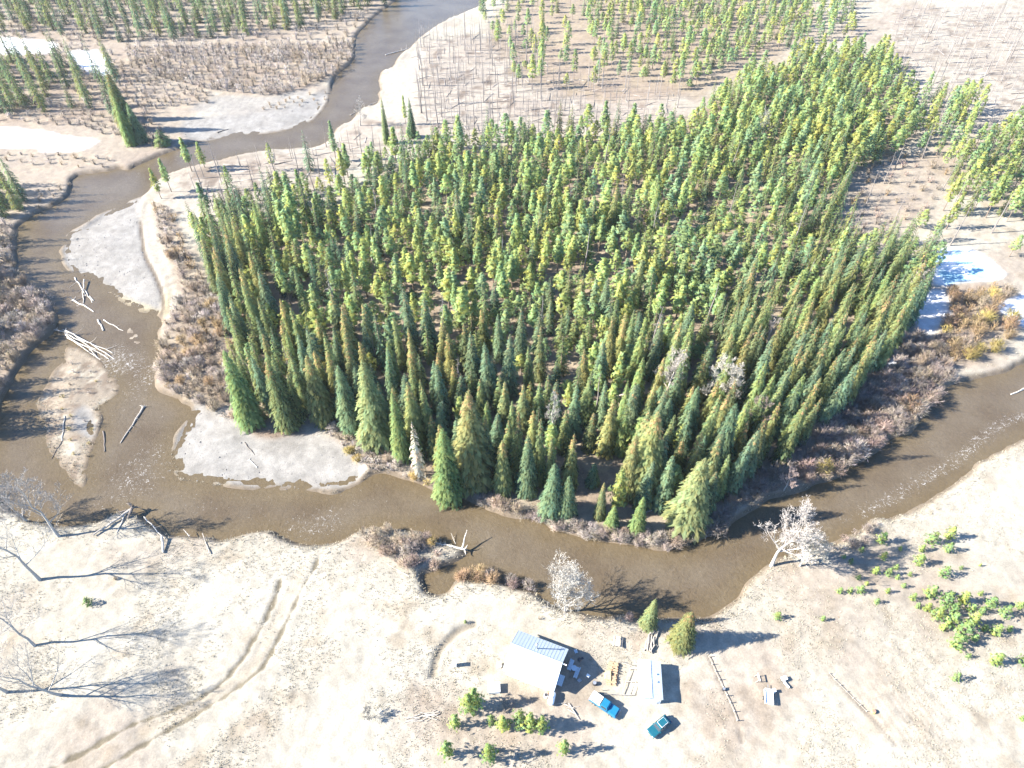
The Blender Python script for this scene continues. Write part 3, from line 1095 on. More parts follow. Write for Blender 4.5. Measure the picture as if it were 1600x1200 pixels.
def bare_tree_geo(h, spread, seed, fork=0.28, lean=0.0, limbs=9, twig_n=7, col=(1, 1, 1), trunk_r=None, tw=0.038):
    """leafless tree: (trunk, branches) geometry"""
    r = random.Random(seed)
    tk, br = Geo(), Geo()
    tr = trunk_r or h * 0.02
    pts, rad = [], []
    x = y = 0.0
    n = 7
    for k in range(n + 1):
        f = k / n
        pts.append((x, y, h * 0.82 * f - (0.4 if k == 0 else 0)))
        rad.append(tr * (1.3 if k == 0 else (1 - 0.85 * f)))
        x += r.uniform(-0.025, 0.025) * h + lean * h / n
        y += r.uniform(-0.025, 0.025) * h
    tk.tube(pts, rad, 7)

    def at(f):
        i = min(int(f * n), n - 1)
        w = f * n - i
        return Vector(pts[i]) * (1 - w) + Vector(pts[i + 1]) * w, rad[i] * (1 - w) + rad[i + 1] * w

    def branch(o, d, L, rr, level):
        p = [o]
        cur = o.copy()
        dd = d.copy()
        seg = 4 if level == 1 else (3 if level == 2 else 2)
        for k in range(seg):
            dd = (dd + Vector((r.uniform(-.22, .22), r.uniform(-.22, .22), r.uniform(-.06, .24)))).normalized()
            cur = cur + dd * (L / seg)
            p.append(cur.copy())
        rads = [max(0.014, rr * (1 - 0.8 * k / seg)) for k in range(seg + 1)]
        v = r.uniform(0.8, 1.15)
        cc = (col[0] * v, col[1] * v, col[2] * v)
        if level < 3:
            br.tube(p, rads, 5 if level == 1 else 3, cc)
        else:
            for k in range(seg):
                a, b = p[k], p[k + 1]
                s = (b - a).cross(Vector((r.uniform(-1, 1), r.uniform(-1, 1), r.uniform(-1, 1)))).normalized()
                br.kite(tuple(a), tuple(b), tuple(s), max(tw, rr * 0.9), 0.35, cc)
        if level >= 4:
            return
        kids = (7, 8, twig_n + 1, 4)[level]
        for k in range(kids):
            f = r.uniform(0.25, 1.0)
            i = min(int(f * seg), seg - 1)
            w = f * seg - i
            q = p[i] * (1 - w) + p[i + 1] * w
            ax = Vector((r.uniform(-1, 1), r.uniform(-1, 1), r.uniform(-0.35, 0.8)))
            nd = (dd * 0.75 + ax.normalized() * 0.8).normalized()
            branch(q, nd, L * r.uniform(0.38, 0.64) * (1.1 - 0.4 * f), rads[i] * 0.55, level + 1)

    for k in range(limbs):
        f = fork + (1 - fork) * (k + r.random() * 0.8) / limbs
        o, rr = at(min(f, 0.98))
        az = k * 2.4 + r.uniform(-0.5, 0.5)
        el = r.uniform(0.35, 0.8) + 0.5 * f
        d = Vector((math.cos(az) * math.cos(el), math.sin(az) * math.cos(el), math.sin(el)))
        branch(o, d, spread * r.uniform(0.75, 1.15) * (1.15 - 0.55 * f), rr * 0.6, 1)
    return tk, br


def snag_geo(h, r, nb, seed, col=(1, 1, 1)):
    q = random.Random(seed)
    g = Geo()
    pts = [(q.uniform(-.02, .02) * h * k / 4, q.uniform(-.02, .02) * h * k / 4, h * k / 4 - (0.4 if k == 0 else 0)) for k in range(5)]
    g.tube(pts, [r * 1.2, r * .85, r * .65, r * .42, r * .12], 5)
    for k in range(nb):
        f = q.uniform(0.25, 0.97)
        z = h * f
        az = q.uniform(0, 6.28)
        L = h * 0.16 * (1.15 - f) * q.uniform(0.5, 1.3) + 0.2
        a = (0, 0, z)
        b = (math.cos(az) * L, math.sin(az) * L, z + L * q.uniform(-0.5, 0.3))
        g.kite(a, b, (-math.sin(az), math.cos(az), 0), 0.04 + 0.01 * q.random(), 0.3)
    return g


SPRUCE = []
for k in range(9):
    cones = (0.9, 0.0, 0.45, 0.0, 0.8, 0.0, 0.2, 0.0, 0.6)[k]
    Rr = (2.4, 2.55, 2.2, 2.75, 2.4, 2.1, 2.55, 2.3, 2.45)[k]
    base = ((0.108, 0.125, 0.051), (0.073, 0.110, 0.063), (0.094, 0.124, 0.056), (0.068, 0.103, 0.063), (0.111, 0.121, 0.051), (0.101, 0.138, 0.054), (0.072, 0.103, 0.061), (0.087, 0.119, 0.054), (0.097, 0.117, 0.056))[k]
    g = spruce_geo(18.0, Rr, 44, 11, cones, True, base, 0.0, 0.85)
    t = trunk_geo(17.0, 0.24)
    SPRUCE.append((g.mesh("crown", M['spruce'], soft=0.5), t.mesh("trunk", M['bark']), g, t))
SPRUCE_HERO = []
for k in range(9):
    cones = (0.9, 0.0, 0.45, 0.0, 0.8, 0.0, 0.2, 0.0, 0.6)[k]
    base = ((0.105, 0.125, 0.054), (0.074, 0.112, 0.062), (0.094, 0.124, 0.056), (0.070, 0.108, 0.064), (0.108, 0.122, 0.054), (0.094, 0.138, 0.056), (0.074, 0.106, 0.060), (0.098, 0.122, 0.058), (0.098, 0.118, 0.058))[k]
    g = spruce_geo(18.0, (2.7, 2.9, 2.5, 3.1, 2.75, 2.4, 2.9, 2.8, 2.8)[k], 66, 16, cones, True, base, 0.0, 0.6)
    t = trunk_geo(17.0, 0.24)
    SPRUCE_HERO.append((g.mesh("crown", M['spruce'], soft=0.5), t.mesh("trunk", M['bark']), g, t))
SPRUCE_FAR = [(spruce_geo(18.0, 2.45, 24, 7, (0.6, 0, 0.3, 0, 0)[k], k < 2, ((0.097, 0.121, 0.052), (0.073, 0.106, 0.061), (0.104, 0.132, 0.054), (0.075, 0.108, 0.059), (0.091, 0.119, 0.052))[k]), trunk_geo(17.0, 0.24, 4)) for k in range(5)]
PINE = []
for k in range(9):
    base = ((0.153, 0.197, 0.055), (0.128, 0.182, 0.059), (0.166, 0.201, 0.053), (0.137, 0.192, 0.062), (0.116, 0.171, 0.069), (0.156, 0.203, 0.055), (0.142, 0.192, 0.055), (0.176, 0.206, 0.053), (0.124, 0.180, 0.065))[k]
    g = pine_geo(13.0, (2.3, 2.1, 2.5, 2.2, 2.0, 2.6, 2.15, 2.4, 2.3)[k], (0.22, 0.30, 0.2, 0.35, 0.25, 0.15, 0.32, 0.25, 0.2)[k], 18, 2, 4, base, 0.70)
    t = trunk_geo(12.6, 0.16)
    PINE.append((g.mesh("crown", M['pine'], soft=0.6), t.mesh("trunk", M['bark']), g, t))
PINE_FAR = [(pine_geo(13.0, 2.35, (0.2, 0.3, 0.25, 0.18, 0.33)[k], 14, 1, 4, ((0.154, 0.197, 0.055), (0.133, 0.187, 0.062), (0.171, 0.203, 0.053), (0.121, 0.177, 0.065), (0.147, 0.194, 0.055))[k], 0.85), trunk_geo(12.6, 0.16, 4)) for k in range(5)]
BUSHY = []
for k in range(5):
    g = pine_geo(4.0, (1.35, 1.6, 1.2, 1.75, 1.45)[k], 0.06, 12, 2, 7, ((0.137, 0.200, 0.055), (0.119, 0.182, 0.055), (0.160, 0.212, 0.055), (0.130, 0.194, 0.059), (0.148, 0.200, 0.053))[k], 0.31, 0.62)
    t = trunk_geo(3.8, 0.09)
    BUSHY.append((g.mesh("crown", M['pine'], soft=0.9), t.mesh("trunk", M['bark'])))
SH_COL = {'mauve': (0.250, 0.210, 0.180), 'brown': (0.250, 0.200, 0.150), 'orange': (0.260, 0.185, 0.109), 'grey': (0.286, 0.252, 0.227), 'ochre': (0.286, 0.223, 0.084), 'red': (0.250, 0.190, 0.160)}
SHRUB = {c: [shrub_geo(3.0, 1.7, 90, 7, SH_COL[c], 0.042) for _ in range(3)] for c in SH_COL}
SHRUB_ME = {c: [g.mesh("shrub", M['twig'], soft=0.9) for g in SHRUB[c]] for c in SHRUB}
SHRUB_FAR = {c: [shrub_geo(3.0, 1.8, 30, 3, SH_COL[c], 0.075) for _ in range(2)] for c in SH_COL}
SNAG = [snag_geo(12.0, 0.19, (6, 14, 26, 3, 34)[k], 60 + k) for k in range(5)]
SNAG_ME = [g.mesh("dead_tree", M['snag']) for g in SNAG]


# ---------------------------------------------------------------- plant placement
def merge(name, items, mats, soft=0.55):
    """items: (geo list with material index, x, y, z, rz, sxy, sz, tint) -> one mesh"""
    Vs, Fs, Cs, Ms, Ns = [], [], [], [], []
    off = 0
    cache = {}
    for parts, x, y, z, rz, sxy, sz, tint in items:
        ca, sa = math.cos(rz), math.sin(rz)
        for mi, g in parts:
            if id(g) not in cache:
                V0, F0, C0 = g.arrays()
                F0, N0 = soft_normals(V0, F0, soft)
                cache[id(g)] = (V0, F0, C0, N0)
            V0, F0, C0, N0 = cache[id(g)]
            nn = np.stack([N0[:, 0] * ca - N0[:, 1] * sa, N0[:, 0] * sa + N0[:, 1] * ca, N0[:, 2]], -1)
            Ns.append(nn)
            v = np.empty_like(V0)
            v[:, 0] = (V0[:, 0] * ca - V0[:, 1] * sa) * sxy + x
            v[:, 1] = (V0[:, 0] * sa + V0[:, 1] * ca) * sxy + y
            v[:, 2] = V0[:, 2] * sz + z
            Vs.append(v)
            Fs.append(F0 + off)
            Cs.append(C0 * np.asarray(tint, np.float32))
            Ms.append(np.full(len(F0), mi))
            off += len(V0)
    return mesh_np(name, np.concatenate(Vs), np.concatenate(Fs), np.concatenate(Cs), mats, np.concatenate(Ms), True, np.concatenate(Ns))


class Spacer:
    def __init__(self, cell=3.0):
        self.c = cell
        self.d = {}

    def ok(self, x, y, r):
        i, j = int(math.floor(x / self.c)), int(math.floor(y / self.c))
        k = int(math.ceil(r / self.c))
        for a in range(i - k, i + k + 1):
            for b in range(j - k, j + k + 1):
                for (u, v) in self.d.get((a, b), ()):
                    if (u - x) ** 2 + (v - y) ** 2 < r * r:
                        return False
        return True

    def put(self, x, y):
        self.d.setdefault((int(math.floor(x / self.c)), int(math.floor(y / self.c))), []).append((x, y))


SP = Spacer()
trees = []          # dict(kind,x,y,h,w,var,label,group)


def scatter(px_poly, spacing, tries, fn, land_min=1.5, spacer=None):
    poly = world_poly(px_poly, 0, 1)
    x0, y0 = poly.min(0)
    x1, y1 = poly.max(0)
    n = tries
    xs = RNG.uniform(x0, x1, n)
    ys = RNG.uniform(y0, y1, n)
    okm = inside_np(poly, xs, ys) & (samp(LAND, xs, ys) > land_min) & (samp(Z['snow'], xs, ys) < 0.3)
    ld = samp(LAND, xs, ys)
    dens = fbm(xs, ys, 14, 71, 3)
    s = spacer or SP
    for x, y, o, l_, dn in zip(xs, ys, okm, ld, dens):
        if not o:
            continue
        sp = spacing * (0.6 + 0.85 * dn)
        if s.ok(x, y, sp):
            r = fn(x, y, l_)
            if r is not False:
                s.put(x, y)


def tree(kind, x, y, h, w=1.0, var=None, label=None, group=None, tilt=0.0):
    trees.append(dict(kind=kind, x=x, y=y, h=h, w=w, var=var, label=label, group=group, hero=label is not None))


# --- trees one can point to: base pixel, tip row, width factor, variant
HERO = [
    ('spruce', 395, 662, 545, 1.05, 5, "bushy green spruce at the corner of the forest above the lower gravel bar"),
    ('spruce', 452, 666, 560, 1.05, 2, "second spruce from the forest corner, behind the damp mud above the lower gravel bar"),
    ('spruce', 508, 657, 553, 1.0, 4, "third spruce from the forest corner, with a cone-brown top"),
    ('spruce', 552, 670, 568, 0.95, 1, "fourth spruce from the forest corner, dark, behind pale brush"),
    ('spruce', 592, 690, 560, 1.0, 7, "fifth spruce from the forest corner, tall and full to the ground"),
    ('spruce', 630, 716, 612, 0.85, 5, "narrow spruce where the pale brush meets the forest edge"),
    ('spruce', 652, 702, 595, 0.8, 0, "slim spruce with brown top standing just behind a grey one"),
    ('grey', 656, 743, 658, 1.0, 3, "grey lichen-covered half-dead spruce beside the bright green riverside one"),
    ('spruce', 702, 774, 660, 1.1, 5, "large bright green spruce standing right on the river bank by the water"),
    ('spruce', 740, 752, 610, 0.95, 4, "tall dark spruce just behind the bright green riverside spruce"),
    ('spruce', 762, 742, 652, 0.8, 8, "narrow spruce between two dark ones above the bank"),
    ('spruce', 786, 768, 686, 0.95, 0, "shorter spruce with brown tip close to the bank, near fallen branches"),
    ('spruce', 823, 770, 678, 0.85, 6, "lone slim spruce above the bank, dark gap on both sides"),
    ('spruce', 862, 802, 722, 1.05, 3, "broad blue-green spruce at the bank, taller of a touching pair"),
    ('spruce', 884, 806, 742, 1.0, 1, "smaller spruce of a touching pair at the bank"),
    ('spruce', 890, 738, 686, 0.85, 7, "short pale green spruce standing free behind the touching pair"),
    ('spruce', 925, 757, 722, 0.75, 3, "low rounded young spruce in the shade behind the bank"),
    ('spruce', 1000, 770, 640, 1.0, 0, "tallest riverside spruce, its whole upper third brown with cones"),
    ('spruce', 976, 776, 676, 0.8, 4, "brown-topped spruce leaning against the tallest riverside spruce"),
    ('spruce', 936, 808, 752, 0.6, 8, "thin brownish spruce at the bank beside a yellow-green pine"),
    ('spruce', 955, 824, 790, 1.0, 5, "small green spruce on the bank below the yellow-green pine"),
    ('pine', 962, 800, 733, 1.1, 2, "round yellow-green pine beside the tallest riverside spruce"),
    ('spruce', 994, 830, 775, 0.95, 5, "small fresh green cone-shaped spruce nearest the water"),
    ('spruce', 1070, 818, 714, 1.35, 7, "big broad spruce with drooping boughs standing apart at the bank"),
    ('spruce', 1098, 802, 735, 0.9, 6, "dark spruce in the shadow of the big broad one"),
    ('spruce', 986, 658, 598, 1.1, 3, "pointed blue-green spruce rising alone from the dark gap"),
    ('spruce', 1022, 655, 601, 1.0, 1, "pointed spruce next to the one rising alone from the dark gap"),
    ('spruce', 955, 692, 652, 1.0, 7, "small sunlit spruce in the dark hollow"),
    ('spruce', 922, 684, 660, 1.0, 5, "tiny spruce in the dark hollow"),
    ('spruce', 1030, 700, 620, 0.95, 3, "wide blue-green spruce behind the tallest riverside spruce"),
    ('spruce', 1068, 690, 602, 0.95, 1, "wide dark spruce above the big broad riverside one"),
    ('spruce', 1118, 728, 628, 1.0, 3, "broad spruce at the right of the big broad riverside one"),
    ('spruce', 1168, 728, 652, 1.1, 8, "spruce at the inner edge of the shaded brush"),
    ('spruce', 1012, 978, 935, 0.8, 7, "small spruce on the near bank at the water behind the yard"),
    ('spruce', 1062, 1006, 955, 1.15, 0, "full yellow-green spruce beside the lumber pile in the yard"),
    ('spruce', 207, 226, 150, 1.2, 5, "tall dark spruce on the far point, nearest the water"),
    ('spruce', 222, 222, 160, 1.25, 1, "broad dark spruce on the far point above the grassy bank"),
    ('spruce', 203, 205, 110, 1.1, 0, "tallest spruce of the row on the far point"),
    ('spruce', 196, 188, 105, 1.1, 3, "spruce at the back of the row on the far point"),
    ('spruce', 255, 226, 200, 1.1, 1, "small spruce at the end of the far point"),
    ('pine', 300, 268, 215, 1.2, 1, "pair-leading pine leaning over the river among dead poles"),
    ('pine', 320, 262, 222, 1.0, 5, "second pine of the pair by the river among dead poles"),
    ('pine', 268, 300, 248, 1.0, 3, "pine on the inner bank opposite the far point"),
    ('pine', 252, 310, 262, 0.9, 7, "small bright pine at the tip of the inner bank"),
    ('spruce', 605, 225, 150, 0.7, 2, "thin spruce on the burnt edge near the upper river bend"),
    ('spruce', 645, 215, 152, 0.8, 1, "dark thin spruce on the burnt edge beside the pale sand"),
    ('pine', 634, 195, 148, 0.7, 0, "thin pine on the burnt edge beside the pale sand"),
]
for kind, bx, by, ty, w, var, lab in HERO:
    x, y = P(bx, by)
    h = max(2.5, top_height(bx, by, ty))
    tree(kind, x, y, h, w * max(1.0, h / 18.0) * (18.0 / h if kind == 'spruce' else 13.0 / h) * (0.55 + 0.45 * h / 18.0), var, lab, "single trees standing out at the forest edge")
    SP.put(x, y)

F_MAIN = [(385, 650), (455, 656), (515, 648), (560, 664), (600, 684), (640, 715), (690, 750), (760, 752), (850, 772), (900, 772), (960, 790), (1040, 798), (1100, 788), (1165, 760), (1235, 712), (1302, 652), (1360, 588), (1398, 538), (1428, 488), (1448, 442),
          (1455, 412), (1400, 402), (1330, 398), (1305, 360), (1318, 300), (1350, 262), (1400, 242), (1430, 215), (1420, 170), (1392, 120), (1372, 92), (1250, 92), (1180, 118), (1125, 150), (1100, 180), (1060, 208), (960, 212), (850, 215), (760, 222), (700, 232), (650, 243),
          (600, 248), (560, 270), (515, 288), (460, 303), (400, 316), (340, 330), (303, 352), (330, 425), (350, 480), (368, 535), (376, 600)]


def fill_main(x, y, l_):
    px, py = to_px(x, y)
    # sunny gaps
    if 470 < px < 700 and 480 < py < 600 and R_.random() < 0.25:
        return False
    if 890 < px < 990 and 715 < py < 790:
        return False
    gap = float(fbm(np.array([x]), np.array([y]), 13, 75, 2)[0])
    if gap > 0.64 and l_ > 26 and R_.random() < 0.8:
        return False
    front = l_ < 30
    right = smooth(1080, 1300, np.array(px)) * smooth(250, 420, np.array(py))
    low = smooth(480, 600, np.array(py))
    ps = max(0.85 if front else 0.0, 0.16 + 0.62 * float(right) + 0.62 * float(low), 0.75 if (px < 440 and py > 330) else 0)
    if R_.random() < ps:
        clump = 0.78 + 0.44 * float(fbm(np.array([x]), np.array([y]), 18, 77, 2)[0])
        h = (R_.gauss(13.0, 2.6) + (2.8 if (front or low > 0.5) else 0)) * clump + (2.0 if px > 1150 and py > 420 else 0)
        tree('spruce', x, y, min(max(h, 7), 23), R_.uniform(0.8, 1.12))
    else:
        clump = 0.72 + 0.56 * float(fbm(np.array([x]), np.array([y]), 18, 77, 2)[0])
        h = R_.gauss(10.2, 2.2) * clump if R_.random() < 0.8 else R_.uniform(4.0, 7.5)
        tree('pine', x, y, min(max(h, 4), 16), R_.uniform(0.9, 1.4))


scatter(F_MAIN, 3.5, 100000, fill_main, 2.5)


def fill_pine(x, y, l_):
    if R_.random() < 0.18:
        tree('spruce', x, y, R_.gauss(13, 2.5), R_.uniform(0.75, 1.0))
    else:
        tree('pine', x, y, max(5, R_.gauss(11.5, 2.2)), R_.uniform(0.8, 1.15))


def fill_low(x, y, l_):
    if R_.random() < 0.15:
        tree('spruce', x, y, max(5, R_.gauss(10.5, 2.2)), R_.uniform(0.75, 1.0))
    else:
        tree('pine', x, y, max(3.5, R_.gauss(8.6, 2.2)), R_.uniform(0.85, 1.25))


scatter([(930, 120), (1080, 146), (1130, 108), (1180, 88), (1250, 66), (1330, 60), (1330, -30), (900, -30)], 5.2, 9000, fill_low)
scatter([(815, 150), (930, 135), (900, -20), (740, 0)], 8.0, 3000, fill_low)
scatter([(1505, 335), (1600, 352), (1700, 330), (1700, 200), (1560, 215), (1490, 235), (1455, 240), (1480, 275)], 4.4, 8000, fill_pine)
scatter([(1330, 396), (1455, 408), (1490, 360), (1478, 325), (1420, 365)], 6.5, 1500, fill_pine)
scatter([(1400, 240), (1480, 250), (1530, 200), (1500, 160), (1430, 160), (1410, 190)], 5.0, 4000, fill_pine)
scatter([(1490, 420), (1590, 400), (1700, 360), (1700, 340), (1520, 345)], 13, 900, fill_pine)
scatter([(310, 365), (520, 310), (600, 250), (540, 240), (420, 260), (330, 310)], 11, 2500, fill_pine)


def fill_spruce(x, y, l_):
    tree('spruce', x, y, max(8, R_.gauss(17, 3)), R_.uniform(0.85, 1.15))


scatter([(-40, 180), (20, 183), (40, 170), (75, 175), (85, 130), (60, 100), (-40, 95)], 6.0, 3000, fill_spruce)
scatter([(100, 150), (128, 185), (150, 170), (120, 110), (95, 100)], 7.5, 1500, fill_spruce)
scatter([(165, 200), (190, 190), (188, 130), (172, 100), (150, 95)], 8, 1200, fill_spruce)
scatter([(-60, 340), (0, 346), (30, 336), (44, 318), (20, 290), (-60, 285)], 5.0, 1800, fill_spruce)
scatter([(-260, 690), (-30, 690), (-20, 600), (-14, 520), (-14, 400), (-60, 370), (-260, 370)], 5.2, 5000, fill_spruce)
scatter([(190, 66), (380, 60), (480, 45), (600, 10), (640, -40), (-100, -40), (-60, 50), (100, 55)], 7.0, 6000, fill_spruce)

# ---- split: the largest in view stand as single trees, the rest as one mass of their kind
for t in trees:
    t['px'], t['py'] = to_px(t['x'], t['y'], t['h'] * 0.5)
    t['z'] = gz(t['x'], t['y'])
    t['dist'] = math.sqrt(t['x'] ** 2 + t['y'] ** 2 + CAM_H ** 2)
    t['inview'] = -15 < t['px'] < 1615 and -10 < t['py'] < 1210
    t['size'] = t['h'] / t['dist'] * (3 if t['hero'] else 1)

spr = sorted([t for t in trees if t['kind'] == 'spruce' and t['inview']], key=lambda t: -t['size'])
pin = sorted([t for t in trees if t['kind'] == 'pine' and t['inview']], key=lambda t: -t['size'])
print("trees", len(trees), "spruce in view", len(spr), "pine", len(pin))
single = set(id(t) for t in spr[:295]) | set(id(t) for t in pin[:270]) | set(id(t) for t in trees if t['kind'] == 'grey')


def region(t):
    bx, by = to_px(t['x'], t['y'])
    d = float(samp(LAND, np.array([t['x']]), np.array([t['y']]))[0])
    if bx < 240 and by < 360:
        return "on the far bank across the upper river"
    if d < 18 and bx < 450:
        return "along the forest edge above the inner bank"
    if d < 22 and by > 600 and bx < 760:
        return "in the front rows above the lower gravel bar"
    if by > 600 and bx < 1100:
        return "in the shaded rows behind the riverside spruces"
    if bx >= 1100 and by > 400:
        return "on the forest flank above the shaded brush"
    if bx < 620:
        return "inside the forest near the upper gravel bar"
    if bx < 940:
        return "in the sunny middle of the forest"
    return "in the forest half towards the iced pond"


for t in trees:
    if id(t) not in single:
        continue
    kind = t['kind']
    s = t['h'] / (13.0 if kind == 'pine' else 18.0)
    if kind == 'grey':
        e = empty("spruce_tree", (t['x'], t['y'], t['z']), U(0, 6.28), (t['w'] * s, t['w'] * s, s))
        gg = spruce_geo(18.0, 2.5, 26, 7, 0.0, True, (0.24, 0.235, 0.20), 0.15)
        add("crown", gg.mesh("crown", M['spruce'], soft=0.5), e)
        add("trunk", SPRUCE[0][1], e)
        tag(e, t['label'], "spruce tree", "single trees standing out at the forest edge")
        continue
    lib = (SPRUCE_HERO if t['hero'] else SPRUCE) if kind == 'spruce' else PINE
    var = t['var'] if t['var'] is not None else R_.randrange(len(lib))
    wx_ = t['w'] * (0.6 + 0.4 * s) if t['var'] is None else t['w'] * s
    e = empty("spruce_tree" if kind == 'spruce' else "pine_tree", (t['x'], t['y'], t['z'] - 0.05), U(0, 6.28), (wx_, wx_, s))
    if not t['hero']:
        e.rotation_euler[0] = R_.gauss(0, 0.025)
        e.rotation_euler[1] = R_.gauss(0, 0.025)
    add("trunk", lib[var][1], e)
    add("crown", lib[var][0], e)
    if t['label']:
        tag(e, t['label'], "spruce tree" if kind == 'spruce' else "pine tree", t['group'])
    else:
        rg = region(t)
        rg = rg.replace('the forest flank', 'the ' + ('lower' if t['py'] > 590 else ('middle' if t['py'] > 480 else 'upper')) + ' forest flank') if 'flank' in rg else rg
        rg = rg.replace('the sunny middle', ('the near rows' if t['py'] > 450 else ('the mid rows' if t['py'] > 340 else 'the back rows')) + ' of the sunny middle') if 'sunny' in rg else rg
        rg = rg.replace('the forest half', ('the near rows' if t['py'] > 450 else ('the mid rows' if t['py'] > 320 else 'the back rows')) + ' of the forest half') if 'half' in rg else rg
        rg = rg.replace('inside the forest', 'in the ' + ('near rows' if t['py'] > 480 else ('mid rows' if t['py'] > 390 else 'back rows'))) if 'inside' in rg else rg
        size = "tall" if s > 1.08 else ("small" if s < 0.85 else "middling")
        if kind == 'spruce':
            look = "cone-browned dark spruce" if var in (0, 4, 8) else ("bluish dark spruce" if var in (1, 3, 6) else "plain green spruce")
        else:
            look = "yellow-green slender pine" if var in (0, 2, 5, 7) else "mid-green slender pine"
        tag(e, f"{size} {look} {rg}", "spruce tree" if kind == 'spruce' else "pine tree", f"{'spruces' if kind == 'spruce' else 'pines'} {rg}")

for kind, far, nm, lab, mat in (('spruce', SPRUCE_FAR, "spruce_forest", "mass of dark spruces deeper in the woods and beyond", 'spruce'), ('pine', PINE_FAR, "pine_forest", "mass of yellow-green pines filling the back of the woods", 'pine')):
    items = []
    for t in trees:
        if t['kind'] != kind or id(t) in single:
            continue
        s = t['h'] / (13.0 if kind == 'pine' else 18.0)
        g, tk = far[R_.randrange(len(far))]
        v = U(0.8, 1.2)
        w = U(-0.1, 0.1)
        wd = t['w'] * (0.6 + 0.4 * s)
        items.append((((0, g), (1, tk)), t['x'], t['y'], t['z'], U(0, 6.28), wd, s, (v * (1 + w), v, v * (1 - w))))
    print(nm, len(items))
    tag(add(nm, merge(nm, items, (M[mat], M['bark']))), lab, None, None, "stuff")

# ---- small bushy pines of the near bank
BUSHES = [(1375, 848, 3.6), (1452, 850, 4.0), (1478, 842, 4.2), (1478, 862, 3.2), (1378, 874, 2.6), (1432, 882, 3.6), (1472, 900, 3.4), (1365, 897, 2.6), (1386, 899, 2.6), (1310, 927, 2.0), (1326, 927, 2.0), (1342, 926, 2.4), (1385, 927, 1.8),
          (1368, 943, 1.8), (1424, 937, 2.4), (1450, 932, 4.0), (1475, 942, 4.0), (1500, 942, 4.0), (1545, 947, 3.4), (1460, 966, 4.4), (1480, 977, 4.6), (1500, 990, 4.8), (1514, 976, 4.4), (1566, 962, 3.8), (1552, 990, 3.4), (1490, 1010, 4.2),
          (1511, 1028, 1.6), (1552, 1037, 3.8), (1490, 1063, 2.8), (1214, 966, 2.4), (1284, 970, 1.7), (1598, 1036, 3.2), (1445, 955, 3.0), (1530, 958, 2.6), (1400, 905, 1.6), (1595, 1125, 1.8), (1328, 880, 1.7), (1438, 862, 2.4), (1318, 872, 1.3), (1530, 930, 1.7), (727, 972, 1.0), (1340, 905, 1.5), (1352, 915, 1.4), (1410, 918, 1.6), (1398, 890, 1.8), (1420, 900, 1.5), (1345, 862, 1.6), (1405, 860, 1.5), (1520, 1000, 2.2), (1536, 985, 2.0), (1515, 955, 2.6), (1488, 955, 3.0), (1470, 985, 2.6), (1432, 950, 1.8), (1575, 985, 1.8), (1590, 950, 2.4), (1500, 890, 1.3), (1530, 885, 1.0)]
named = {0: "bushy young pine nearest the water on the pale near bank", 1: "left of three bright young pines at the top of the near bank thicket", 2: "tallest of three bright young pines at the top of the near bank thicket", 3: "lowest of three bright young pines at the top of the near bank thicket",
         25: "large young pine at the bottom corner of the dense young thicket", 26: "tiny young pine just under the dense young thicket", 27: "broad young pine standing alone below the thicket near the frame's edge", 28: "single yellowish young pine on the open grass below the thicket",
         29: "lone small dark young pine on the grass behind the big leafless riverside tree", 30: "lone tiny young pine on open grass left of the thicket", 31: "young pine cut by the right edge of the picture", 35: "yellowish seedling pine in the lower right corner", 40: "seedling pine by the gully near the house"}
for i, (bx, by, h) in enumerate(BUSHES):
    x, y, z = G(bx, by)
    v = i % 5
    s = h / 4.0
    e = empty("young_pine", (x, y, z - 0.05), U(0, 6.28), (s * U(0.95, 1.2), s * U(0.95, 1.2), s))
    add("trunk", BUSHY[v][1], e)
    add("crown", BUSHY[v][0], e)
    size = "knee-high" if h < 1.7 else ("head-high" if h < 2.7 else "bushy")
    if i in named:
        lab = named[i]
    elif by < 905:
        lab = f"{size} young pine in the upper scatter above the thicket"
    elif bx < 1440:
        lab = f"{size} young pine in the low clump left of the thicket"
    elif bx > 1540:
        lab = f"{size} young pine on the outer side of the thicket"
    else:
        lab = f"{size} bright young pine inside the dense young thicket"
    tag(e, lab, "young pine", "young pines on the near bank")
LOWPINE = [(742, 1102, 7.2, 1.5, "taller pine of the pair beside the white crate stack"), (733, 1108, 6.4, 1.7, "rounder yellow pine of the pair beside the white crate stack"), (712, 1134, 5.0, 1.5, "pine at the bottom edge by the pile of bent poles"), (768, 1130, 4.0, 1.3, "small pine between two larger pines at the bottom edge"),
           (786, 1138, 5.6, 1.6, "pine just left of the middle one at the bottom edge"), (812, 1132, 6.0, 1.5, "middle pine of the bottom edge group by the house"), (828, 1138, 6.4, 1.6, "full pine of the bottom edge group by the house"), (846, 1140, 5.8, 1.4, "rightmost yellowish pine of the bottom edge group"),
           (700, 1180, 6.0, 1.5, "pine below the pole pile outside the yard"), (765, 1185, 6.5, 1.4, "pine in front of the bottom edge group"), (880, 1175, 5.5, 1.4, "pine beyond the truck, past the bottom edge group")]
for bx, by, h, w, lab in LOWPINE:
    x, y, z = G(bx, by)
    s = h / 13.0
    v = R_.randrange(5)
    sb = h / 4.0
    e = empty("pine_tree", (x, y, z - 0.05), U(0, 6.28), (sb * 0.72 * w / 1.4, sb * 0.72 * w / 1.4, sb))
    add("trunk", BUSHY[v][1], e)
    add("crown", BUSHY[v][0], e)
    tag(e, lab, "pine tree", "pines at the foot of the yard")
x, y, z = G(140, 944)
e = empty("juniper_bush", (x, y, z), 0.4, (0.6, 0.8, 0.5))
gg = pine_geo(4.0, 1.8, 0.05, 9, 2, 5, (0.075, 0.125, 0.035), 0.4, 0.5)
add("crown", gg.mesh("crown", M['pine'], soft=0.9), e)
add("stem", BUSHY[0][1], e)
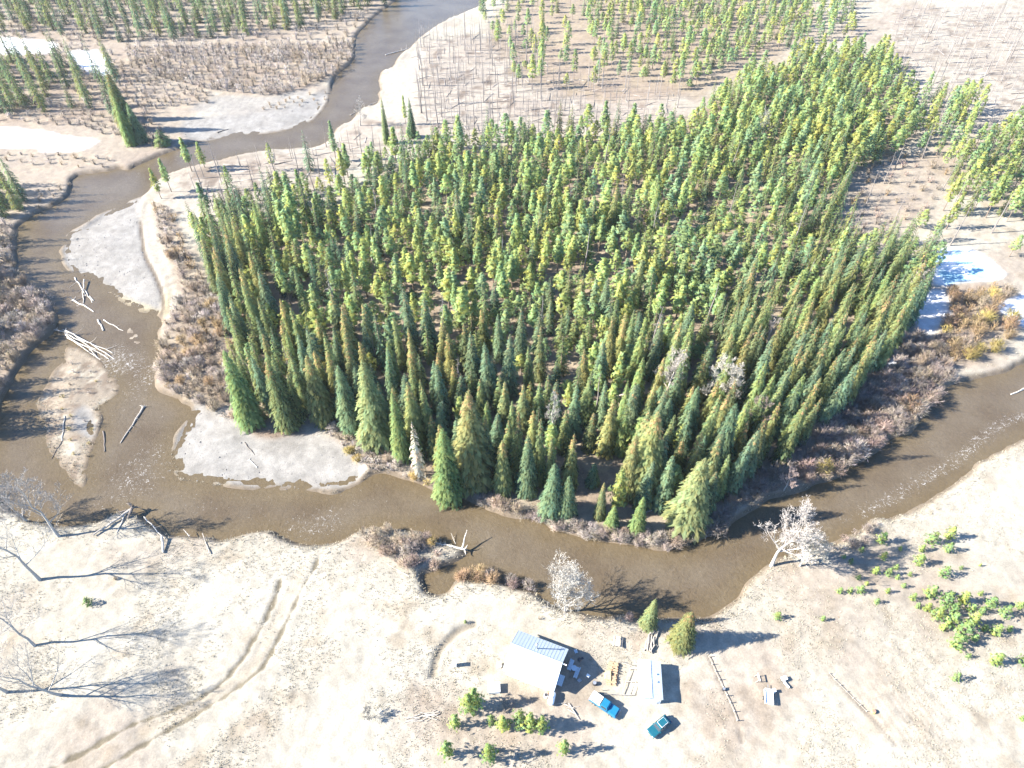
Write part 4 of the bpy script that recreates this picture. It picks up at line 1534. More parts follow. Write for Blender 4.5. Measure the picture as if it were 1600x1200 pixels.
tag(e, "lone round green juniper bush on the open dry grass", "bush")

# ---- leafless cottonwoods
BT = []


def cottonwood(bx, by, h, spread, seed, lab, lean=0.0, rz=0.0, fork=0.25, limbs=9, mat='pale_bark', tint=(1, 1, 1), grp=None, twig_n=7, tr=None, tw=0.038):
    x, y, z = G(bx, by)
    tk, br = bare_tree_geo(h, spread, seed, fork, lean, limbs, twig_n, tint, tr, tw)
    e = empty("leafless_tree", (x, y, z), rz)
    add("trunk", tk.mesh("trunk", M[mat], True), e)
    c = [(a[0] * 0.33, a[1] * 0.305, a[2] * 0.27) for a in br.C]
    br.C = c
    add("crown", br.mesh("crown", M['twig']), e)
    tag(e, lab, "leafless tree", grp)
    return e


cottonwood(884, 952, 12.5, 6.2, 3, "wide white leafless tree on the near bank above the house roof", 0.0, 0.3, 0.10, 18, tint=(1.1, 1.1, 1.1), twig_n=10)
cottonwood(1206, 884, 17.0, 7.0, 8, "tall pale leafless tree leaning over the river at the bend", 0.2, 0.25, 0.3, 13, tint=(1.1, 1.1, 1.1), twig_n=9)
cottonwood(1250, 885, 9.0, 5.0, 12, "bushy pale leafless tree right beside the tall leaning one", 0.05, 1.0, 0.1, 15, tint=(1.05, 1.08, 1.0), twig_n=9)
cottonwood(40, 812, 11.0, 5.5, 21, "white leafless tree at the water's edge in the left corner of the river", -0.05, 2.0, 0.15, 13, tint=(1.1, 1.1, 1.1), twig_n=9)
cottonwood(92, 838, 20.0, 6.5, 5, "tallest white leafless tree by the water, its long shadow crossing the bank", -0.06, 0.7, 0.25, 9, tint=(1.05, 1.05, 1.05), tr=0.28)
cottonwood(62, 906, 23.0, 8.0, 17, "leafless tree leaning out of view above the green juniper", -0.12, 0.2, 0.25, 8, tr=0.30, twig_n=5, tw=0.02)
cottonwood(55, 1010, 19.0, 8.5, 25, "grey leafless tree whose shadow fans out below the green juniper", -0.15, 0.0, 0.22, 9, tr=0.24, twig_n=5, tw=0.02)
cottonwood(96, 1086, 17.0, 7.0, 28, "leafless tree with forked shadow at the wheel track", -0.1, 0.5, 0.2, 9, tr=0.24, twig_n=5, tw=0.02)
cottonwood(12, 1082, 20.0, 7.5, 33, "leafless tree in the lower left corner, farthest from the track", -0.1, 1.5, 0.22, 9, tr=0.24, twig_n=5, tw=0.02)
cottonwood(576, 1122, 2.6, 1.6, 35, "small leafless bush tree alone on the grass left of the pole pile", 0, 0, 0.1, 7, twig_n=4)
cottonwood(1038, 640, 19.0, 5.0, 41, "left of three bare white aspens inside the dark forest", 0.03, 0.2, 0.35, 12, tint=(1.1, 1.08, 1.05), twig_n=9)
cottonwood(1105, 640, 18.0, 5.2, 42, "middle of three bare white aspens inside the dark forest", 0.0, 1.2, 0.3, 13, tint=(1.1, 1.08, 1.05), twig_n=9)
cottonwood(1130, 648, 18.5, 4.5, 43, "right of three bare white aspens inside the dark forest", 0.02, 2.2, 0.35, 12, tint=(1.1, 1.08, 1.05), twig_n=9)
cottonwood(862, 690, 19.0, 3.6, 44, "grey bare aspen among spruces above the dark hollow", 0.0, 0.2, 0.4, 8, tint=(1.0, 1.0, 1.0))
cottonwood(1175, 680, 15.0, 4.2, 45, "bare pinkish aspen at the edge of the shaded brush", 0.02, 0.2, 0.3, 8, tint=(0.95, 0.85, 0.82))
cottonwood(1192, 560, 16.0, 4.4, 46, "bare aspen high on the forest flank", 0.0, 0.7, 0.3, 7, tint=(0.95, 0.92, 0.9))
cottonwood(1185, 225, 15.0, 5.0, 47, "bare white aspen in the far green pine stand", 0.02, 0.7, 0.3, 7, tint=(1, 1, 1))
cottonwood(563, 196, 12.0, 4.0, 48, "grey leafless tree at the water on the upper river bend", 0, 0.4, 0.15, 9, tint=(0.95, 0.95, 0.95))
cottonwood(1420, 480, 15.0, 3.4, 49, "grey bare spiky tree at the forest end by the iced pond", 0.02, 0.4, 0.2, 10, tint=(0.9, 0.85, 0.82))
cottonwood(1225, 765, 7.0, 3.0, 50, "pinkish bare tree over the shaded brush by the river bend", 0.02, 0.4, 0.15, 8, tint=(0.95, 0.8, 0.8))

# ---- willows and brush
shr = []
SSP = Spacer(2.0)


def brush(poly, spacing, colours, h0, h1, tries=4000, lmin=0.6, dens=1.0):
    names = list(colours)

    def fn(x, y, l_):
        if R_.random() > dens:
            return False
        q = float(fbm(np.array([x]), np.array([y]), 9, 81, 2)[0])
        c = names[min(len(names) - 1, int(max(0, min(0.999, (q - 0.25) * 2)) * len(names)))] if R_.random() < 0.7 else R_.choice(names)
        shr.append((x, y, U(h0, h1), c, None))
    scatter(poly, spacing, tries, fn, lmin, SSP)


brush([(-60, 425), (28, 432), (72, 465), (90, 500), (70, 535), (28, 586), (0, 642), (-60, 680)], 2.2, ('mauve', 'brown', 'mauve', 'grey'), 2.2, 3.8)
brush([(238, 322), (268, 332), (296, 400), (336, 470), (364, 530), (376, 655), (335, 648), (262, 612), (246, 562), (258, 508), (280, 470), (272, 420), (250, 375)], 2.1, ('brown', 'mauve', 'grey', 'brown', 'orange'), 1.8, 3.2, 7000)
brush([(745, 782), (830, 803), (930, 828), (1000, 836), (1080, 826), (1140, 800), (1148, 822), (1084, 848), (1037, 858), (975, 850), (930, 843), (865, 827), (830, 810)], 1.25, ('mauve', 'brown', 'grey', 'mauve'), 1.5, 2.9, 12000, 0.1)
brush([(1140, 790), (1160, 765), (1230, 705), (1310, 630), (1380, 560), (1415, 525), (1470, 535), (1478, 595), (1462, 630), (1418, 668), (1355, 708), (1290, 748), (1230, 772)], 2.2, ('mauve', 'brown', 'mauve', 'red', 'mauve'), 2.0, 4.0, 9000, 0.5)
brush([(1478, 455), (1570, 445), (1585, 520), (1540, 560), (1482, 572), (1472, 540)], 2.9, ('orange', 'brown', 'orange', 'ochre'), 2.4, 4.2, 3000)
brush([(196, 74), (552, 66), (550, 96), (518, 122), (430, 150), (330, 140), (240, 120), (205, 100)], 3.3, ('grey', 'mauve', 'grey', 'brown'), 2.5, 4.2, 14000)
brush([(490, 657), (560, 672), (640, 736), (690, 770), (665, 757), (600, 740), (570, 730), (525, 690)], 1.8, ('mauve', 'ochre', 'grey', 'brown'), 1.2, 2.2, 5000, 0.2)
brush([(1322, 385), (1332, 300), (1362, 256), (1450, 238), (1480, 268), (1440, 345)], 4.6, ('red', 'mauve', 'brown', 'orange'), 1.8, 3.2, 3000)
brush([(562, 832), (600, 827), (655, 838), (690, 852), (680, 885), (640, 888), (600, 868)], 1.5, ('red', 'brown', 'mauve', 'brown'), 1.5, 2.6, 3000, 0.3)
brush([(720, 905), (735, 885), (760, 880), (775, 908)], 1.3, ('orange', 'brown', 'mauve'), 1.6, 2.6, 700, -1.5)
brush([(790, 912), (810, 890), (840, 900), (836, 924)], 1.3, ('mauve', 'red', 'grey'), 1.4, 2.4, 700, -1.0)
brush([(60, 640), (110, 560), (180, 600), (150, 640), (140, 720), (110, 740), (80, 700)], 3.4, ('grey', 'brown', 'ochre'), 0.6, 1.1, 1500, 0.5)
brush([(90, 190), (180, 215), (240, 235), (270, 230), (250, 205), (160, 185), (130, 165), (60, 185)], 3.6, ('mauve', 'brown', 'mauve'), 2.0, 3.4, 2500)
brush([(-60, 190), (60, 195), (150, 200), (230, 222), (245, 200), (190, 100), (170, 70), (-60, 70)], 4.6, ('mauve', 'grey', 'brown'), 1.8, 3.2, 5000)
brush([(-60, 250), (110, 262), (170, 262), (180, 250), (120, 242), (-60, 238)], 4.2, ('orange', 'brown', 'grey'), 1.2, 2.4, 3000)
brush([(-40, 345), (26, 352), (24, 420), (-40, 425)], 2.6, ('mauve', 'brown', 'grey'), 1.8, 3.0, 2500)
brush([(-60, 60), (200, 66), (560, 60), (600, 20), (-60, -20)], 5.2, ('grey', 'mauve', 'brown'), 2.5, 4.0, 6000)
brush([(190, 100), (250, 124), (330, 146), (322, 164), (262, 166), (225, 180)], 3.4, ('mauve', 'brown', 'grey'), 1.8, 3.0, 3000)
brush([(60, 300), (110, 285), (110, 300), (90, 316), (60, 330)], 3.0, ('orange', 'brown'), 1.0, 2.0, 600, 0.4)
brush([(400, 170), (480, 145), (516, 140), (510, 158), (470, 165), (420, 172)], 3.5, ('orange', 'brown'), 0.9, 1.8, 1000)
brush([(1300, 850), (1340, 828), (1368, 818), (1350, 850), (1310, 870)], 1.8, ('red', 'grey', 'mauve'), 1.2, 2.4, 700, 0.1)
brush([(850, 955), (925, 962), (990, 968), (985, 985), (900, 975), (840, 970)], 4.5, ('brown', 'mauve'), 0.6, 1.1, 500)
SINGLES = [(675, 850, 1.9, 'ochre', "rounded yellow-ochre willow beside the stranded dead tree"), (640, 884, 2.2, 'red', "rusty red willow at the mouth of the small backwater"), (1333, 712, 4.6, 'grey', "pale bare willow overhanging the river, tallest along the shaded bank"), (1283, 738, 3.6, 'ochre', "golden yellow willow on the shaded bank"),
           (1262, 752, 3.0, 'red', "pinkish willow beside the golden yellow one on the shaded bank"), (1408, 662, 3.4, 'red', "sunlit pink willow on the outer bank of the shaded brush"), (1418, 640, 4.2, 'orange', "tall sunlit orange willow on the outer bank of the shaded brush"), (1513, 560, 3.6, 'ochre', "round golden willow at the foot of the orange willows by the iced pond"),
           (1120, 830, 3.6, 'mauve', "pale mauve willow at the end of the riverside brush strip"), (520, 672, 2.4, 'grey', "pale grey willow at the head of the lower gravel bar"), (550, 705, 1.6, 'ochre', "olive yellow willow clump beside the lower gravel bar"), (983, 966, 1.6, 'red', "dark bare bush at the water next to the small near-bank spruce"), (180, 905, 0.8, 'brown', "low dry weed clump in the shade above the juniper"), (270, 405, 3.0, 'orange', "copper-coloured willow on the inner bank beside the upper gravel bar"), (265, 380, 3.0, 'brown', "brown rounded willow above the copper-coloured one")]
for bx, by, h, c, lab in SINGLES:
    x, y = P(bx, by)
    shr.append((x, y, h, c, lab))
shr2 = []
for (x, y, h, c, lab) in shr:
    px, py = to_px(x, y, h * 0.5)
    shr2.append((h / math.sqrt(x * x + y * y + CAM_H ** 2) * (5 if lab else 1) * (1 if -10 < px < 1610 else 0), x, y, h, c, lab, px, py))
shr2.sort(key=lambda a: -a[0])
print("shrubs", len(shr2))


def shrub_region(px, py):
    if py < 330 and px < 560:
        return "on the far bank of the upper river"
    if px < 100:
        return "in the brush along the left bank"
    if px < 180 and py < 800:
        return "on the river island"
    if px < 400:
        return "in the brush between the two gravel bars"
    if px < 700 and py < 790:
        return "in the fringe above the lower gravel bar"
    if px < 860 and py > 815:
        return "on the near bank by the backwater"
    if 720 < px < 1150 and py < 880:
        return "in the riverside strip below the front spruces"
    if py > 800:
        return "on the near bank by the big leafless trees"
    if px > 1460 and py > 420:
        return "in the copper thicket by the iced pond"
    if py < 420:
        return "in the clearing behind the forest flank"
    return "in the shaded brush of the river bend"


CN = {'mauve': "mauve-brown", 'brown': "brown", 'orange': "copper-orange", 'grey': "pale grey", 'ochre': "yellow-ochre", 'red': "reddish"}
for k, (sz, x, y, h, c, lab, px, py) in enumerate(shr2[:300]):
    if sz <= 0:
        continue
    o = add("willow_shrub", SHRUB_ME[c][R_.randrange(3)], None, (x, y, max(gz(x, y), WATER_Z - 0.1)), (0, 0, U(0, 6.28)))
    s = h / 3.0
    o.scale = (s * U(0.9, 1.2), s * U(0.9, 1.2), s)
    rg = shrub_region(px, py)
    size = "tall" if h > 3.0 else ("low" if h < 1.8 else "middling")
    tag(o, lab or f"{size} {CN[c]} leafless willow {rg}", "shrub", "single willows that stand out" if lab else f"willows {rg}")
items = []
for (sz, x, y, h, c, lab, px, py) in [s for i, s in enumerate(shr2) if i >= 300 or s[0] <= 0]:
    s = h / 3.0
    v = U(0.85, 1.15)
    items.append((((0, SHRUB_FAR[c][R_.randrange(2)]),), x, y, gz(x, y), U(0, 6.28), s * U(0.95, 1.25), s, (v * 0.92, v * 0.92, v * 0.92)))
tag(add("undergrowth", merge("undergrowth", items, (M['twig'],), 0.9)), "tangled leafless willow brush filling the banks", None, None, "stuff")

# ---- dead standing poles
snags = []


def dead(poly, spacing, tries, hm=11, hs=2.5, grp="", lab=""):
    def fn(x, y, l_):
        snags.append((x, y, max(3.5, R_.gauss(hm, hs)), grp, lab))
    scatter(poly, spacing, tries, fn, 1.5, Spacer(3.0))


dead([(655, 190), (700, 220), (800, 212), (900, 200), (860, 120), (830, 60), (660, 60), (650, 120)], 6.8, 2500, 11, 2.5, "dead poles of the burnt stand", "in the burnt stand beyond the forest")
dead([(300, 300), (345, 340), (480, 320), (560, 290), (620, 245), (560, 215), (450, 245), (340, 262)], 7.0, 500, 9, 3, "dead poles on the inner bank", "on the inner bank of the upper river")
dead([(1390, 90), (1440, 190), (1560, 205), (1700, 230), (1700, 40), (1400, 20)], 9.5, 1400, 12, 2.5, "dead poles of the far clearing", "in the pale far clearing")
dead([(880, 190), (1060, 200), (1060, 150), (900, 140)], 11, 400, 9, 2, "dead poles by the bare opening", "in the bare opening behind the pines")
dead([(1330, 390), (1340, 280), (1440, 240), (1500, 330), (1600, 400), (1500, 390)], 13, 300, 13, 2, "dead poles in the clearing behind the flank", "in the clearing behind the forest flank")
dead([(430, 600), (700, 700), (1000, 640), (1250, 560), (1300, 300), (1000, 260), (600, 330)], 21, 500, 14, 2, "dead poles inside the forest", "standing grey among the living trees")
snags = [s for s in snags if -5 < to_px(s[0], s[1], s[2] * .5)[0] < 1605 and 0 < to_px(s[0], s[1], s[2] * .5)[1] < 1200][:290]
for (x, y, h, grp, lab) in snags:
    v = R_.randrange(5)
    o = add("dead_tree", SNAG_ME[v], None, (x, y, gz(x, y)), (U(-.06, .06), U(-.06, .06), U(0, 6.28)))
    s = h / 12.0
    o.scale = (max(0.8, s), max(0.8, s), s)
    look = ("bare", "twiggy", "densely twigged", "almost branchless", "bristling")[v]
    tag(o, f"{'tall' if s > 1.05 else ('short' if s < .75 else 'grey')} {look} dead trunk {lab}", "dead tree", grp)
print("snags", len(snags))

# ---- the rest of the burnt stand: thin poles and deadfall too many and too small to pick apart
items = []


def poles(poly, spacing, tries, hm):
    def fn(x, y, l_):
        v = U(0.75, 1.25)
        s = max(0.25, R_.gauss(hm, 2.2) / 12.0)
        items.append((((0, SNAG[R_.randrange(5)]),), x, y, gz(x, y), U(0, 6.28), max(0.7, s) * 0.85, s, (v, v, v)))
    scatter(poly, spacing, tries, fn, 1.5, Spacer(3.0))


FALL = [log_g for log_g in []]
for k in range(4):
    g = Geo()
    L = (5, 7, 4, 9)[k]
    g.tube([(-L / 2, 0, 0.12), (0, U(-.1, .1), 0.2), (L / 2, 0, 0.1)], [0.13, 0.11, 0.05], 5)
    for j in range(7):
        xx = U(-L * 0.2, L / 2)
        g.kite((xx, 0, 0.15), (xx + U(0.1, .5), U(-.7, .7), U(0.1, 0.6)), (0.7, 0.7, 0), 0.04, 0.4)
    FALL.append(g)


def fallen(poly, spacing, tries):
    def fn(x, y, l_):
        v = U(0.7, 1.5)
        items.append((((0, FALL[R_.randrange(4)]),), x, y, gz(x, y) - 0.05, U(-0.6, 0.6) + (1.5 if U(0, 1) < 0.25 else 0), U(0.8, 1.2), 1.0, (v, v, v)))
    scatter(poly, spacing, tries, fn, 1.5, Spacer(3.0))


BURN1 = [(655, 190), (700, 225), (800, 214), (900, 200), (1050, 190), (1060, 150), (930, 128), (860, 120), (830, 50), (660, 55), (650, 120)]
BURN2 = [(1390, 90), (1440, 190), (1560, 205), (1700, 230), (1700, 30), (1400, 10)]
BURN3 = [(290, 300), (345, 345), (480, 322), (560, 292), (630, 245), (560, 212), (450, 243), (340, 260)]
poles(BURN1, 4.6, 5000, 8.5)
poles(BURN2, 6.0, 3500, 9.5)
poles(BURN3, 6.0, 1500, 6.5)
fallen(BURN1, 5.0, 4000)
fallen(BURN2, 5.0, 4500)
fallen(BURN3, 4.5, 2500)
fallen(F_MAIN, 13, 1500)
print("burnt", len(items))
M['burnt'] = leaf_mat("burnt_poles", (0.215, 0.195, 0.18), 0.0, hue=0.0, val=0.0)
tag(add("burnt_forest", merge("burnt_forest", items, (M['burnt'],), 0.3)), "thin burnt poles and deadfall scattered through the far clearings", None, None, "stuff")

# ---- dry grass blades
n = 62000
v_ = RNG.uniform(-0.60, 0.50, n) ** 1
v_ = np.where(RNG.random(n) < 0.75, RNG.uniform(-0.60, -0.02, n), v_)
gy_ = CAM_H * (1 + v_) / (1 - v_)
gx_ = RNG.uniform(-0.78, 0.78, n) * CAM_H / (0.70710678 * (1 - v_))
ld = samp(LAND, gx_, gy_)
ok = (ld > 0.25) & ((samp(Z['bar'], gx_, gy_) < 0.25) | (samp(Z['fringe'], gx_, gy_) > 0.4)) & (samp(Z['snow'], gx_, gy_) < 0.2) & (samp(Z['sand'], gx_, gy_) < 0.7) & (RNG.random(n) < np.where(ld < 4, 1.0, 0.9 * smooth(0.40, 0.64, fbm(gx_, gy_, 9, 91, 3))))
gx_, gy_ = gx_[ok], gy_[ok]
ld = ld[ok]
gz_ = ground_z(gx_, gy_)
n = len(gx_)
K = 4
an = RNG.uniform(0, 6.283, (n, K))
hh = RNG.uniform(0.11, 0.28, (n, K)) * np.where(ld < 3, 1.8, 1.0)[:, None]
le = RNG.uniform(0.1, 0.5, (n, K))
wd = RNG.uniform(0.035, 0.075, (n, K))
bx_ = gx_[:, None] + np.cos(an) * 0.12
by_ = gy_[:, None] + np.sin(an) * 0.12
base1 = np.stack([bx_ - np.sin(an) * wd, by_ + np.cos(an) * wd, np.repeat(gz_[:, None], K, 1) - 0.04], -1)
base2 = np.stack([bx_ + np.sin(an) * wd, by_ - np.cos(an) * wd, np.repeat(gz_[:, None], K, 1) - 0.04], -1)
tip = np.stack([bx_ + np.cos(an) * le * hh * 2, by_ + np.sin(an) * le * hh * 2, gz_[:, None] + hh], -1)
Vg = np.stack([base1, base2, tip], 2).reshape(-1, 3)
Fg = np.arange(len(Vg)).reshape(-1, 3)
tone = RNG.uniform(0.85, 1.15, (n, 1)) * np.array([[0.36, 0.33, 0.255]])
dk = RNG.random(n) < 0.05
tone[dk] = RNG.uniform(0.8, 1.2, (dk.sum(), 1)) * np.array([[0.27, 0.21, 0.14]])
Cb = np.repeat(tone, K * 3, 0)
tag(add("dry_grass", mesh_np("dry_grass", Vg, Fg, Cb, (M['straw'],))), "bleached tufts of dry grass over the flats", None, None, "stuff")

# ---- loose cobbles on the gravel bars
n = 60000
cx_ = RNG.uniform(-190, 40, n)
cy_ = RNG.uniform(75, 330, n)
okc = (samp(Z['bar'], cx_, cy_) > 0.55) & (samp(LAND, cx_, cy_) > -0.3) & (fbm(cx_, cy_, 6, 95, 3) + RNG.uniform(-.15, .15, n) > 0.46)
px_, py_ = to_px(cx_, cy_)
okc &= (px_ > -10) & (px_ < 1610)
cx_, cy_ = cx_[okc], cy_[okc]
print("cobbles", len(cx_))
cz_ = ground_z(cx_, cy_)
n = len(cx_)
oct_v = np.array([(1, 0, 0), (0, 1, 0), (-1, 0, 0), (0, -1, 0), (0, 0, 1)], float)
oct_f = np.array([(0, 1, 4), (1, 2, 4), (2, 3, 4), (3, 0, 4)])
sz = RNG.uniform(0.07, 0.2, n) * np.where(RNG.random(n) < 0.06, 1.9, 1.0)
an = RNG.uniform(0, 6.28, n)
jit = RNG.uniform(0.7, 1.3, (n, 5, 3))
vv = oct_v[None] * jit * sz[:, None, None]
vx = vv[..., 0] * np.cos(an)[:, None] - vv[..., 1] * np.sin(an)[:, None]
vy = vv[..., 0] * np.sin(an)[:, None] + vv[..., 1] * np.cos(an)[:, None]
Vc = np.stack([vx + cx_[:, None], vy + cy_[:, None], vv[..., 2] * 0.6 + cz_[:, None] - 0.02], -1).reshape(-1, 3)
Fc = (oct_f[None] + (np.arange(n) * 5)[:, None, None]).reshape(-1, 3)
Cc = np.repeat(RNG.uniform(0.12, 0.24, (n, 1)) * np.array([[1.0, 0.97, 0.92]]), 5, 0)
tag(add("gravel", mesh_np("gravel", Vc, Fc, Cc, (M['twig'],))), "loose grey cobbles strewn over the gravel bars", None, None, "stuff")
# ---------------------------------------------------------------- driftwood and logs
def log_mesh(L, r0, r1, bends=0.03, roots=0, stubs=0, seed=0, mat='drift', col=(1, 1, 1)):
    q = random.Random(seed)
    g = Geo()
    n = 6
    pts = []
    for k in range(n + 1):
        pts.append((L * k / n, q.uniform(-bends, bends) * L * (k > 0), q.uniform(-bends, bends) * L * 0.5 * (k > 0)))
    g.tube(pts, [r0 + (r1 - r0) * k / n for k in range(n + 1)], 8, col, True)
    for k in range(roots):
        an = 6.283 * k / roots + q.uniform(-.3, .3)
        l_ = r0 * q.uniform(2.5, 5)
        g.tube([(0.1, 0, 0), (-l_ * 0.25, math.cos(an) * l_ * 0.6, math.sin(an) * l_ * 0.6), (-l_ * 0.35, math.cos(an + .3) * l_, math.sin(an + .3) * l_)], [r0 * 0.6, r0 * 0.35, r0 * 0.1], 5, col)
    for k in range(stubs):
        f = q.uniform(0.25, 0.98)
        i = min(int(f * n), n - 1)
        p = pts[i]
        an = q.uniform(-0.2, 3.4)
        l_ = q.uniform(0.06, 0.2) * L
        e = (p[0] + l_ * q.uniform(0.2, 0.8), p[1] + math.cos(an) * l_, p[2] + abs(math.sin(an)) * l_ * 0.8)
        m_ = tuple((a + b) / 2 + q.uniform(-.05, .05) * L * 0.3 for a, b in zip(p, e))
        g.tube([p, m_, e], [max(.03, r1 * 0.5), max(.022, r1 * 0.35), 0.012], 4, col)
    return g.mesh("log", M[mat])


def log(p0, p1, r0, r1, lab, roots=0, stubs=0, mat='drift', z0=None, z1=None, name="driftwood_log", grp=None, seed=1, bends=0.02, cat="log"):
    a = Vector((*P(*p0, WATER_Z), 0))
    b = Vector((*P(*p1, WATER_Z), 0))
    a.z = max(gz(a.x, a.y), WATER_Z) + r0 * 0.55 if z0 is None else z0
    b.z = max(gz(b.x, b.y), WATER_Z) + r1 * 0.7 if z1 is None else z1
    d = b - a
    o = add(name, log_mesh(d.length, r0, r1, bends, roots, stubs, seed, mat), None, a)
    o.rotation_mode = 'QUATERNION'
    o.rotation_quaternion = d.to_track_quat('X', 'Z')
    return tag(o, lab, cat, grp)


JAM = "logs stranded off the upper gravel bar"
log((117, 434), (134, 462), .20, .12, "long pale log reaching from the gravel bar tip into the small jam", 0, 1, grp=JAM, seed=2)
log((133, 440), (129, 475), .18, .10, "pale upright-looking log crossing the small jam", 0, 2, z0=-0.2, grp=JAM, seed=3)
log((114, 469), (147, 487), .26, .14, "thick pale log lying below the small jam", 4, 0, grp=JAM, seed=4)
log((132, 453), (144, 473), .16, .10, "shorter pale log on the right of the small jam", 0, 1, grp=JAM, seed=5)
log((140, 463), (146, 470), .15, .12, "stubby log end at the right tip of the small jam", 0, 0, grp=JAM, seed=6)
log((112, 472), (134, 464), .14, .08, "dark wet log under the small jam", 0, 3, 'darkwood', grp=JAM, seed=7)
log((153, 500), (162, 517), .22, .18, "short thick pale log in midstream", 0, 0, grp="logs in the left riffle", seed=8)
log((162, 500), (192, 517), .15, .08, "thin pale log pointing at the pebble shoal", 0, 1, grp="logs in the left riffle", seed=9)
PILE = "long bleached logs at the head of the island"
for k, (a, b, lab) in enumerate([((103, 519), (180, 560), "topmost of the long bleached logs at the island head"), ((103, 523), (150, 546), "second of the long bleached logs at the island head"), ((104, 526), (170, 562), "third of the long bleached logs at the island head"),
                                 ((106, 530), (158, 561), "lowest of the long bleached logs, nearest the island grass"), ((110, 522), (176, 552), "thin bleached log along the upper side of the island pile"), ((141, 548), (152, 558), "short hooked branch hanging off the island log pile")]):
    log(a, b, .22 - .02 * k, .09, lab, 3 if k == 0 else 0, 3, z0=-0.45 + 0.08 * (k % 3), grp=PILE, seed=20 + k)
log((88, 516), (106, 520), .2, .12, "dark root tangle at the end of the island log pile", 7, 6, 'greywood', grp=PILE, seed=31)
log((224, 637), (188, 693), .26, .10, "dark drowned tree trunk with roots lying in midstream below the island", 7, 9, 'greywood', seed=33, bends=0.015)
log((161, 674), (164, 706), .15, .12, "short dark log close to the island's side", 0, 0, 'darkwood', seed=34)
log((102, 652), (97, 690), .12, .09, "pale bent log lying on the island beside the gravel patch", 0, 1, seed=35)
log((97, 690), (80, 718), .09, .05, "brown stick running off the island into the water", 0, 2, 'darkwood', seed=36)
log((1632, 592), (1580, 617), .30, .16, "white log lying in the river at the right edge", 0, 3, seed=37)
log((120, 440), (108, 450), .05, .03, "thin twig trailing from the gravel bar tip", 0, 1, seed=38)
RW = "uprooted wood on the near bank point"
log((208, 803), (150, 842), .28, .14, "long dark fallen trunk pointing away from the upturned root mass", 0, 4, 'greywood', z0=0.5, z1=0.3, grp=RW, seed=40)
log((212, 800), (203, 815), .34, .20, "upturned root mass at the tip of the near bank point", 9, 4, 'darkwood', z0=0.7, z1=0.2, grp=RW, seed=41)
log((200, 806), (186, 836), .14, .08, "short pale fallen branch below the upturned root mass", 0, 2, z0=0.4, grp=RW, seed=42)
log((190, 806), (212, 799), .18, .10, "dark log propped across the point at the water's edge", 2, 3, 'darkwood', z0=0.2, z1=0.4, grp=RW, seed=47)
log((228, 812), (262, 848), .12, .07, "white thin branch running from the point to the pale stump", 0, 3, z0=0.1, z1=0.25, grp=RW, seed=43)
log((258, 868), (258, 846), .20, .24, "short pale stump leaning on the near bank with dark shadow", 0, 0, z0=0.1, z1=0.9, grp=RW, seed=44)
log((330, 870), (318, 838), .10, .06, "dark forked branch lying on the near bank", 0, 5, 'greywood', z0=0.2, z1=0.1, grp=RW, seed=45)
log((298, 842), (290, 833), .09, .04, "pale twiggy root clump at the near bank edge", 5, 8, z0=0.1, z1=0.4, grp=RW, seed=46)
e = log((727, 862), (672, 850), .26, .10, "white stranded dead tree lying along the tip of the near bank spit", 3, 12, z0=-0.1, z1=-0.2, seed=50)
log((722, 862), (731, 842), .20, .05, "bleached branch rising like a horn from the stranded dead tree", 0, 0, z0=0.0, z1=2.3, seed=51)
log((712, 850), (705, 836), .06, .03, "thin broken branch sticking out of the water beside the stranded tree", 0, 5, z0=-1.0, z1=-0.3, seed=52)
log((690, 862), (664, 890), .14, .05, "grey snapped trunk buried in the spit's twigs", 0, 12, 'greywood', seed=53)
log((655, 872), (628, 862), .07, .04, "white stick on the grass beside the rusty willow", 0, 1, seed=54)
log((640, 905), (605, 885), .06, .04, "long thin white stick on the grass above the backwater", 0, 0, seed=55)
log((932, 840), (915, 828), .16, .07, "bleached stub log jutting from the riverside brush strip", 2, 2, seed=56)
log((590, 690), (583, 702), .2, .14, "grey leaning stump in the fringe above the lower gravel bar", 0, 0, 'greywood', z0=-0.2, z1=1.2, seed=57)
log((383, 694), (398, 713), .10, .07, "dark stick lying on the lower gravel bar", 0, 0, 'darkwood', seed=58)
log((390, 720), (402, 732), .14, .09, "pale driftwood piece at the hump of the lower gravel bar", 2, 2, seed=59)
log((340, 208), (357, 203), .22, .12, "dark log at the water on the far gravel bar", 2, 2, 'darkwood', seed=60)
log((602, 86), (640, 76), .22, .12, "pale log against the sandy shore of the upper river", 0, 3, seed=61)
log((548, 180), (590, 158), .18, .08, "grey fallen tree along the inner shore of the upper bend", 3, 8, 'greywood', seed=62)
q = random.Random(77)
for k in range(34):
    ar = k % 3
    if ar == 0:
        bx, by = q.uniform(300, 560), q.uniform(255, 320)
    elif ar == 1:
        bx, by = q.uniform(660, 1030), q.uniform(140, 205)
    else:
        bx, by = q.uniform(1420, 1595), q.uniform(80, 195)
    x, y = P(bx, by)
    if samp(LAND, np.array([x]), np.array([y]))[0] < 4:
        continue
    L = q.uniform(5, 10)
    an = q.uniform(-0.5, 0.5) + (0 if q.random() < .7 else 1.5)
    o = add("fallen_log", log_mesh(L, .17, .07, .01, 0, 3, 300 + k, 'snag' if k % 2 else 'darkwood'), None, (x, y, gz(x, y) + 0.15), (0, 0, an))
    where = ("on the inner bank of the upper river", "in the burnt opening behind the pines", "in the pale far clearing")[ar]
    tag(o, f"{'grey' if k % 2 else 'charred dark'} {'long' if L > 7.5 else 'short'} fallen trunk {where}", "log", f"fallen trunks {where}")

